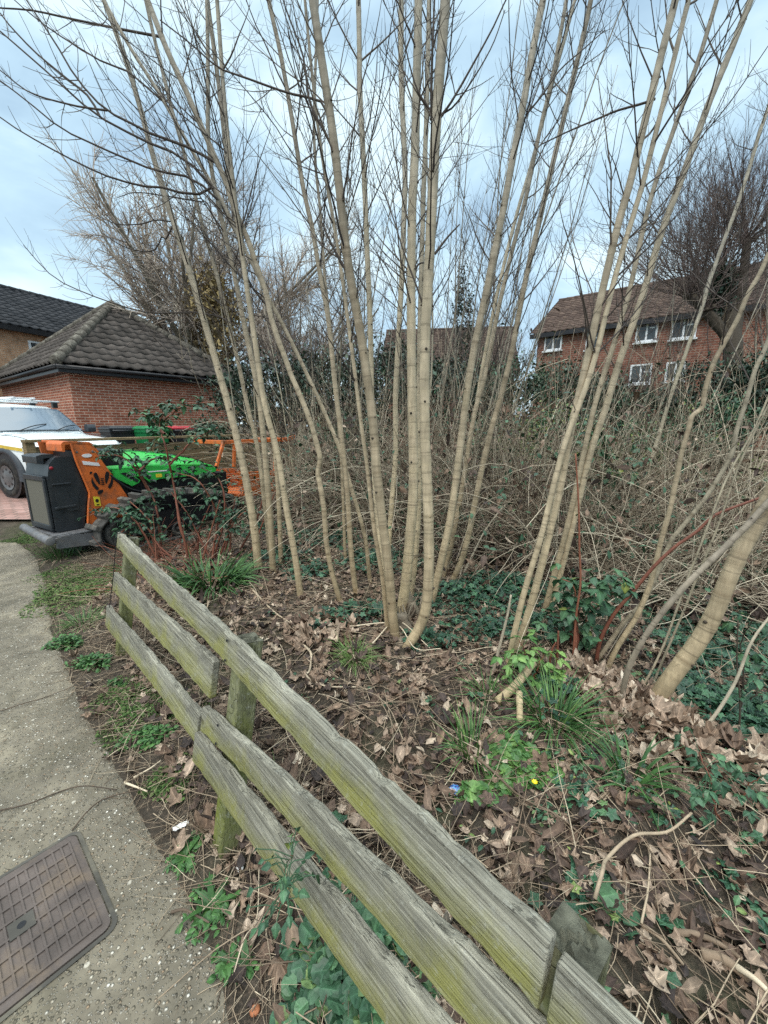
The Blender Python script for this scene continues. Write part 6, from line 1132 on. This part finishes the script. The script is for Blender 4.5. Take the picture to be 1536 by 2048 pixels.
patch('weed_clump', 'tiny weeds by the path edge just left of the middle post', (232, 1372), .05, 90, (.014, .028), 'fresh', OVAL3, 427, h=.05, tint=(.1, .5))
for i, (x, y, r, n, lab) in enumerate(((262, 1385, .2, 1300, 'moss patch beside the middle fence gap, left of the boards'), (120, 1150, .3, 1800, 'moss strip along the path edge below the chipper bumper'), (60, 1075, .3, 1500, 'moss at the far end of the path beside the driveway'), (345, 1560, .12, 600, 'small moss patch on the soil left of the lower boards'))):
    patch('moss_patch', lab, (x, y), r, n, (.009, .022), 'moss', OVAL3, 460 + i, h=.025, tint=(.1, .9), squash=.8)
for i, (x, y, r, n, lab) in enumerate(((1095, 1640, .07, 40, 'small green seedlings right of the yellow flower'), (1290, 1600, .09, 60, 'small dark weeds right of the flopping leaf tuft'), (860, 1420, .06, 26, 'few ivy leaves in the litter behind the top rail'), (1400, 1570, .12, 90, 'patch of small dark leaves near the right edge'), (600, 1405, .05, 24, 'tiny green seedlings behind the top rail near the middle post'), (1130, 1520, .1, 70, 'low green weeds below the arching grass tuft'))):
    patch('weed_clump', lab, (x, y), r, n, (.014, .032), 'bramble', OVAL3, 480 + i, h=.06, tint=(.2, 1), squash=.9)
def rosette(label, px, n, L, seed, mat='fresh', tint=(.1, .7)):
    g = np.random.default_rng(seed); P0 = ground(*px); a = np.linspace(0, 2 * pi, n, endpoint=False) + g.normal(0, .3, n); d = np.stack([np.cos(a), np.sin(a), g.uniform(.3, 1.1, n)], 1); mb = MB(); blades(mb, np.zeros((n, 3)), d, g.uniform(*L, n), g.uniform(.007, .014, n), g.uniform(-1.4, -.5, n), g.uniform(*tint, n), 9, g)
    m = n * 8; B = grow(np.zeros((n, 3)), d, g.uniform(*L, n), 9, -1, .03, g); k = g.integers(0, n, m); j = g.integers(2, 9, m); leaves(mb, OVAL3, B[k, j], g.uniform(.014, .03, m), a[k] + g.choice([-1, 1], m) * 1.0 - pi / 2, g.normal(0, .3, m), g.normal(0, .3, m), -.2, .1, g.uniform(*tint, m), g=g)
    ob = mb.build('dandelion', M[mat]); ob.location = P0; tag(ob, label, 'weed'); return ob
rosette('ragged leafed dandelion rosette beside the white paper scrap', (372, 1712), 16, (.05, .1), 431); rosette('larger ragged dandelion rosette at the path edge below the other', (424, 1815), 22, (.06, .12), 432); rosette('small dandelion at the path edge near the bottom of the photo', (455, 1925), 8, (.03, .06), 433); rosette('small weed rosette beside the lowest fence board', (490, 1930), 8, (.03, .06), 434)
patch('ground_ivy', 'large patch of round scalloped leaves under the lower fence boards', (690, 1965), .2, 420, (.016, .034), 'bramble', ROUND, 435, h=.09, tint=(.35, .95), squash=1.1)
patch('celandine', 'bright green patch of small round leaves right of the fence', (1030, 1530), .15, 380, (.012, .026), 'fresh', ROUND, 436, h=.06, tint=(.35, .9), squash=.9)
patch('celandine', 'small cluster of round leaves beside the blue wrapper', (952, 1592), .07, 60, (.016, .03), 'fresh', ROUND, 437, h=.05, tint=(.35, .9))
patch('violet_leaves', 'few broad green leaves by the split post top', (1215, 1810), .05, 12, (.03, .045), 'bramble', ROUND, 438, h=.05, tint=(.6, .9))
for i, (x, y, r, n, lab) in enumerate(((1150, 1600, .1, 34, 'ivy sprig among dead leaves below the bluebell tuft'), (1330, 1640, .06, 8, 'pair of pale ivy leaves in the leaf litter at right'), (1200, 1440 + 90, .1, 24, 'dark ivy sprig between the two grass tufts on the right'), (1180, 1770, .08, 18, 'ivy sprig trailing in the litter above the split post'), (1450, 1770, .07, 12, 'ivy leaves near the lower right corner'), (1330, 1850, .05, 8, 'ivy sprig right of the split post'), (1520, 1880, .08, 14, 'ivy leaves at the right edge near the bottom'), (1500, 1560, .16, 80, 'ivy mat at the right edge below the thicket'))):
    patch('ivy_sprig', lab, (x, y), r, n, (.022, .042), 'ivy', IVY, 440 + i, 'ivy', h=.05, tint=(.3, 1), squash=1)
def ivy_cover():
    g = np.random.default_rng(460); mb = MB()
    for (x, y, r, n) in ((690, 1075, .75, 1500), (760, 1120, .5, 700), (620, 1150, .3, 260), (660, 1245, .22, 160), (745, 1235, .25, 220), (925, 1200, .45, 600), (1000, 1180, .5, 700), (860, 1290, .2, 160), (960, 1265, .3, 220), (1060, 1260, .3, 260), (1240, 1200, .5, 600), (1330, 1250, .4, 500), (1430, 1330, .5, 1000), (1500, 1250, .6, 1100), (1400, 1420, .35, 500), (1500, 1430, .4, 700), (1260, 1130, .7, 700), (1440, 1130, .7, 900), (560, 1120, .4, 400), (1100, 1400, .25, 90), (540, 1060, .5, 500), (880, 1080, .6, 600)):
        P0 = ground(x, y); a = g.uniform(0, 6.28, n); q = g.uniform(0, 1, n) ** .7; X = P0[0] + np.cos(a) * q * r; Y = P0[1] + np.sin(a) * q * r * .8; p = np.stack([X, Y, gz(X, Y) + g.uniform(.015, .12, n) * (1 - .5 * q)], 1)
        leaves(mb, IVY, p, g.uniform(.02, .042, n), g.uniform(0, 6.28, n), g.normal(-.25, .4, n), g.normal(0, .35, n), -.2, .15, g.uniform(0, 1, n) ** 1.3, g=g)
    tag(mb.build('ivy_ground_cover', M['ivy']), 'dark ivy carpeting the ground under the coppice stems', 'ivy', kind='stuff')
ivy_cover()
def seedlings():
    g = np.random.default_rng(470); mb = MB(); k = 260; X = g.uniform(-.9, 2.6, k); Y = .5 + g.uniform(0, 1, k) ** 1.2 * 3.0; pt, d0, out, up, L1, L2 = FENCE; a = pt(0, 0); s = (np.stack([X, Y], 1) - a[:2]) @ (-out[:2]); w = np.clip((X - Y * .25 + .5) * .6, .08, 1); ok = (s > .1) & (g.random(k) < w)
    for x, y in zip(X[ok], Y[ok]):
        n = g.integers(3, 16); r = g.uniform(.02, .08); px, py = x + g.normal(0, r, n), y + g.normal(0, r, n); leaves(mb, IVY if g.random() < .5 else OVAL3, np.stack([px, py, gz(px, py) + g.uniform(.012, .06, n)], 1), g.uniform(.014, .036, n), g.uniform(0, 6.28, n), g.normal(-.1, .4, n), g.normal(0, .3, n), -.2, .12, g.uniform(.1, 1, n), g=g)
    tag(mb.build('seedlings', M['bramble']), 'small green seedlings and ivy leaves dotted through the leaf litter', 'seedlings', kind='stuff')
seedlings()

# ------------------------------------------------------------------ leaf litter, dead stalks, twigs
def bed_points(n, g, near=1.0):
    X = g.uniform(-2.6, 4.6, n * 4); Y = .15 + g.uniform(0, 1, n * 4) ** near * 6.4; pt, d0, out, up, L1, L2 = FENCE; a = pt(0, .0); s = (np.stack([X, Y], 1) - a[:2]) @ (-out[:2]); ok = (s > .0) & (X - edge_x(Y) > .15) & (X * .7 < Y + 1.2); return X[ok][:n], Y[ok][:n], s[ok][:n]
def litter():
    g = np.random.default_rng(500); mb = MB()
    for n, sz, near, tpl, fl in ((2300, (.028, .062), 1.25, SYC, .24), (9000, (.015, .042), 1.4, TORN, .3), (5000, (.03, .075), 1.35, OVAL3, .24), (8000, (.009, .026), 1.45, TORN, .45)):
        X, Y, s = bed_points(n, g, near); m = len(X); z = gz(X, Y) + g.uniform(.0, .035, m); t = np.clip(g.beta(1.4, 1.9, m) * .98, 0, 1)
        leaves(mb, tpl, np.stack([X, Y, z], 1), g.uniform(*sz, m), g.uniform(0, 6.28, m), g.normal(0, fl, m), g.normal(0, fl, m), g.normal(.2, .55, m), g.normal(.1, .35, m), t, g.uniform(.08, .34, m), g=g)
    # a heap of pale dead leaves round the right-hand stems
    for (x, y, r, n) in ((1270, 1420, .3, 240), (1350, 1480, .35, 220), (1200, 1380, .25, 120), (640, 1270, .25, 90)):
        P0 = ground(x, y); a = g.uniform(0, 6.28, n); q = g.uniform(0, 1, n) ** .6; X = P0[0] + np.cos(a) * q * r; Y = P0[1] + np.sin(a) * q * r; leaves(mb, SYC, np.stack([X, Y, gz(X, Y) + .07 * (1 - q) + g.uniform(0, .03, n)], 1), g.uniform(.035, .065, n), g.uniform(0, 6.28, n), g.normal(0, .35, n), g.normal(0, .35, n), g.normal(.3, .6, n), .2, np.clip(g.beta(4, 2, n), 0, 1), .25, g=g)
    # sparse leaves on the path side
    n = 700; X = g.uniform(-2.3, .4, n); Y = g.uniform(.3, 4.2, n); ok = (X - edge_x(Y) > -.02); X, Y = X[ok], Y[ok]; m = len(X); leaves(mb, SYC, np.stack([X, Y, gz(X, Y) + .012], 1), g.uniform(.018, .045, m), g.uniform(0, 6.28, m), g.normal(0, .35, m), g.normal(0, .35, m), g.normal(.3, .7, m), .2, g.beta(1.8, 2.4, m), .3, g=g)
    tag(mb.build('leaf_litter', M['litter']), 'brown dead sycamore leaves covering the bed behind the fence', 'leaf litter', kind='stuff')
    st = MB(); X, Y, s = bed_points(12500, g, 1.3); m = len(X); a = g.uniform(0, 6.28, m); B = grow(np.stack([X, Y, gz(X, Y) + g.uniform(.005, .045, m)], 1), np.stack([np.cos(a), np.sin(a), g.normal(.0, .12, m)], 1), g.uniform(.05, .42, m), 6, g.normal(-.05, .2, m), .09, g); B[:, :, 2] = np.maximum(B[:, :, 2], gz(B[:, :, 0], B[:, :, 1]) + .004); tubes(st, B, g.uniform(.0007, .0026, m)[:, None] * np.linspace(1, .6, 6)[None], 4, np.clip(g.beta(2, 2, m), 0, 1))
    n = 22000; X = g.uniform(-3.4, .7, n); Y = g.uniform(.2, 5.0, n); s = X - edge_x(Y); ok = (s > .06 - .13 * g.random(n) ** .6) & (s < 1.0); X, Y = X[ok], Y[ok]; m = len(X); a = g.uniform(0, 6.28, m); B = grow(np.stack([X, Y, gz(X, Y) + g.uniform(.0, .025, m)], 1), np.stack([np.cos(a), np.sin(a), g.normal(.02, .15, m)], 1), g.uniform(.03, .22, m), 6, g.normal(-.1, .2, m), .12, g); B[:, :, 2] = np.maximum(B[:, :, 2], gz(B[:, :, 0], B[:, :, 1]) + .004)
    tubes(st, B, g.uniform(.0006, .0018, m)[:, None] * np.linspace(1, .6, 6)[None], 3, np.clip(g.beta(2, 1.8, m), 0, 1)); tag(st.build('dead_stalks', M['stick']), 'dry stalks and fine twigs strewn over the soil', 'dead stalks', kind='stuff')
    gr = MB(); n = 2600; X = g.uniform(-6.2, -.4, n); Y = g.uniform(1.2, 6.6, n); s = X - edge_x(Y); ok = (s > .0) & (s < np.where(Y > 3.6, 1.2, .7)) & (np.sin(X * 4 + 2 * Y) + np.sin(Y * 5) > -.6 + 1.2 * (Y < 3.2)); X, Y = X[ok], Y[ok]; m = len(X); a = g.uniform(0, 6.28, m)
    blades(gr, np.stack([X, Y, gz(X, Y) - .005], 1), np.stack([np.cos(a) * .6, np.sin(a) * .6, np.ones(m)], 1), g.uniform(.03, .1, m), g.uniform(.0012, .0025, m), g.uniform(-2, 0, m), g.uniform(0, 1, m), 5, g)
    n = 5000; X = g.uniform(-7.5, -4.0, n); Y = g.uniform(4.4, 6.4, n); a = g.uniform(0, 6.28, n); ok = X > edge_x(Y) - .02; X, Y, a = X[ok], Y[ok], a[ok]; m = len(X); blades(gr, np.stack([X, Y, gz(X, Y) - .005], 1), np.stack([np.cos(a) * .6, np.sin(a) * .6, np.ones(m)], 1), g.uniform(.03, .09, m), g.uniform(.0015, .003, m), g.uniform(-2, 0, m), g.uniform(0, 1, m), 5, g)
    tag(gr.build('verge_grass', M['moss']), 'short patchy grass on the verge between path and fence', 'grass', kind='stuff')
    n = 16000; fg = MB(); X = g.uniform(5.6, 20, n); Y = 9.5 + g.uniform(0, 1, n) ** 1.5 * 14; blades(fg, np.stack([X, Y, gz(X, Y) + .02], 1), g.normal(0, .4, (n, 3)) + [0, 0, 1], g.uniform(.06, .22, n), g.uniform(.004, .008, n), -.8, g.uniform(.2, 1, n), 4, g); tag(fg.build('meadow_grass', M['moss']), 'rough grass of the clearing beyond the thicket', 'grass', kind='stuff')
litter()
def stick(label, px, w, tint=.85, lift=.02, cat='stick'):
    C = [ground(x, y) + np.array([0, 0, lift * (1 + .6 * (i % 2))]) for i, (x, y) in enumerate(px)]; P = catmull(C, 24); o = P[0].copy(); dep = (P - CAMP) @ np.array([0, cos(PITCH), -sin(PITCH)]); mb = MB(); tubes(mb, (P - o)[None], (np.linspace(w, w * .6, 24) * dep / F / 2)[None], 6, tint, cap=True); ob = mb.build('stick', M['stick']); ob.location = o; tag(ob, label, cat); return ob
stick('crooked pale stick with an elbow, in the litter left of the yellow tuft', [(603, 1292), (622, 1315), (620, 1345), (614, 1362), (650, 1378), (712, 1384)], 5); stick('thin pale stick lying from the green clump towards the yellow tuft', [(500, 1178), (560, 1240), (640, 1268), (720, 1215)], 4, .75)
stick('long pale twig below the central stump', [(700, 1265), (790, 1268), (830, 1310), (880, 1320)], 3, .95, .05); stick('pale twig crossing the first one below the central stump', [(745, 1300), (795, 1262), (860, 1310)], 3, .95, .05); stick('bent grey stick standing over leaves right of the split post', [(1185, 1828), (1198, 1790), (1210, 1745), (1260, 1715), (1330, 1690), (1375, 1668)], 8, .65, .06); stick('thin upright stalk beside the bent grey stick', [(1280, 1862), (1292, 1800), (1298, 1720)], 5, .75, .03)
stick('flat strip of brown bark in the lower right corner', [(1400, 1915), (1450, 1935), (1500, 1970), (1560, 2010)], 22, .4, .015, 'bark strip'); stick('second brown bark strip above the first in the corner', [(1345, 1875), (1390, 1885), (1440, 1900), (1480, 1935)], 14, .3, .02, 'bark strip'); stick('pale stripped stick at the bottom right edge', [(1470, 1950), (1510, 1990), (1560, 2030)], 13, .95, .03); stick('grey twig right of the split post top', [(1282, 1860), (1320, 1895), (1365, 1940)], 9, .5, .02)
stick('red brown fallen cane lying across the bright leaf patch', [(905, 1505), (960, 1540), (1040, 1605), (1110, 1650), (1160, 1682)], 6, .2, .03); stick('pale stalk lying below the grey board of the fence', [(268, 1560), (300, 1545), (323, 1525)], 4, .95, .012); stick('short pale stick on the soil near the path edge', [(250, 1570), (275, 1582), (296, 1588)], 5, .95, .012)
stick('dark dead root crossing the path below its bend', [(-10, 1630), (60, 1618), (120, 1590), (170, 1582), (235, 1586)], 3, .0, .016); stick('thin root running from the iron cover corner to the verge', [(145, 1668), (180, 1630), (215, 1602), (280, 1590)], 3, .05, .016); stick('curved dark twig on the path beside the dandelion', [(344, 1832), (370, 1832), (400, 1842), (420, 1858)], 6, .1, .016); stick('hairline root across the path above the other', [(-5, 1430), (50, 1415), (90, 1400), (150, 1380)], 2, .05, .016); stick('long thin stalk lying over the dry stems near the bottom edge', [(470, 1960), (492, 1900), (515, 1850), (520, 1760)], 3, .85, .03)

# ------------------------------------------------------------------ small litter and stones
def rock(label, px, r, col, seed, name='pebble', cat='pebble', sq=.6):
    g = np.random.default_rng(seed); P0 = ground(*px); mb = MB(); prof = [(0, -.6 * sq), (.7, -.45 * sq), (1, 0), (.75, .5 * sq), (.35, .72 * sq), (0, .78 * sq)]; lathe(mb, [(a * r, b * r) for a, b in prof], (0, 0, r * sq * .4), (0, 0.02, 1), 10); V = mb.V[0]; V += g.normal(0, r * .07, V.shape); ob = mb.build(name, col); ob.location = P0; tag(ob, label, cat); return ob
M['pebble_white'] = plain('white_pebble', (.6, .57, .5), .8, .2, var=.1); M['pebble_tan'] = plain('tan_pebble', (.45, .33, .2), .8, .2, var=.15); M['terracotta'] = plain('terracotta', (.4, .16, .08), .9, .1)
rock('white pebble lying on the path above the iron cover', (112, 1592), .011, M['pebble_white'], 1); rock('small white pebble between the cover and the verge', (190, 1737), .009, M['pebble_white'], 2); rock('small pebble by the upper right corner of the cover', (192, 1720), .006, M['pebble_tan'], 3); rock('tan stone on the path near its lower edge', (406, 1945), .01, M['pebble_tan'], 4); rock('terracotta fragment on the soil at the bottom of the photo', (510, 2022), .014, M['terracotta'], 5, 'tile_fragment', 'fragment')
def scrap(name, label, px, size, mat, seed, cat='litter', stretch=(1.6, .6)):
    g = np.random.default_rng(seed); P0 = ground(*px); n = 9; u = np.linspace(-1, 1, n); X, Y = np.meshgrid(u * stretch[0], u * stretch[1]); Z = .25 + .22 * np.sin(X * 2.2 + seed) * np.cos(Y * 3) + g.normal(0, .09, X.shape); X = X * (1 - .25 * Y * Y) + g.normal(0, .06, X.shape); i = np.arange(n * n).reshape(n, n); mb = MB(); t = np.clip(.5 + .5 * np.sin(X * 5 + Y * 7), 0, 1)
    mb.add(np.stack([X, Y, Z], -1).reshape(-1, 3) * size, np.stack([i[:-1, :-1], i[:-1, 1:], i[1:, 1:], i[1:, :-1]], -1).reshape(-1, 4), None, t.ravel()); ob = mb.build(name, mat); ob.location = P0 + [0, 0, .012]; ob.rotation_euler = (0, 0, .6); sm = ob.modifiers.new('thickness', 'SOLIDIFY'); sm.thickness = .0012; tag(ob, label, cat); return ob
M['paper'] = plain('white_paper', (.78, .77, .74), .8, .2, var=.05); M['foil'] = tinted('wrapper', [(0, (.02, .02, .05)), (.35, (.03, .08, .35)), (.6, (.05, .4, .6)), (.8, (.2, .06, .35)), (1, (.5, .6, .65))], .25, .6)
scrap('paper_scrap', 'crumpled white paper scrap on the soil by the path edge', (362, 1658), .017, M['paper'], 3); scrap('wrapper', 'shiny blue and purple sweet wrapper in the leaf litter', (913, 1588), .028, M['foil'], 5, stretch=(.8, 1)); scrap('tissue_scrap', 'small torn white tissue beside the lower fence boards', (480, 1742), .011, M['paper'], 8, stretch=(1, 1))
def flower():
    P0 = ground(1067, 1592); root = empty('celandine_flower', P0); tag(root, 'single yellow celandine flower below the bright leaf patch', 'flower'); s = MB(); tubes(s, catmull([(0, 0, -.01), (.004, 0, .03), (0, .002, .06)], 8)[None], np.full((1, 8), .001), 5, .5); s.build('stem', M['fresh'], root)
    for k in range(8): p = MB(); a = k * pi / 4; leaves(p, OVAL3, np.array([[0, .002, .06]]), [.016], [a], [.35], [0], .3, .2, .5); p.build('petal', M['yellow_petal'], root)
M['yellow_petal'] = plain('yellow_petal', (.75, .6, .02), .4, .4, var=.05); flower()
def oak_leaf(label, pos, size, tint, yaw, tilt, mat='bramble', tpl=OVATE):
    mb = MB(); leaves(mb, tpl, np.zeros((1, 3)), [size], [yaw], [tilt], [.2], -.3, .25, tint); ob = mb.build('leaf', M[mat]); ob.location = pos; tag(ob, label, 'leaf')
pt, d0, out, up, L1, L2 = FENCE
oak_leaf('single dark green leaf lying on top of the lower fence board', at_t(468, 1537, 1.36), .05, .3, 1.9, .2)
P0 = ground(975, 1535); oak_leaf('large orange brown sycamore leaf by the bright leaf patch', P0 + [0, 0, .03], .085, .8, .6, .3, 'litter', SYC)
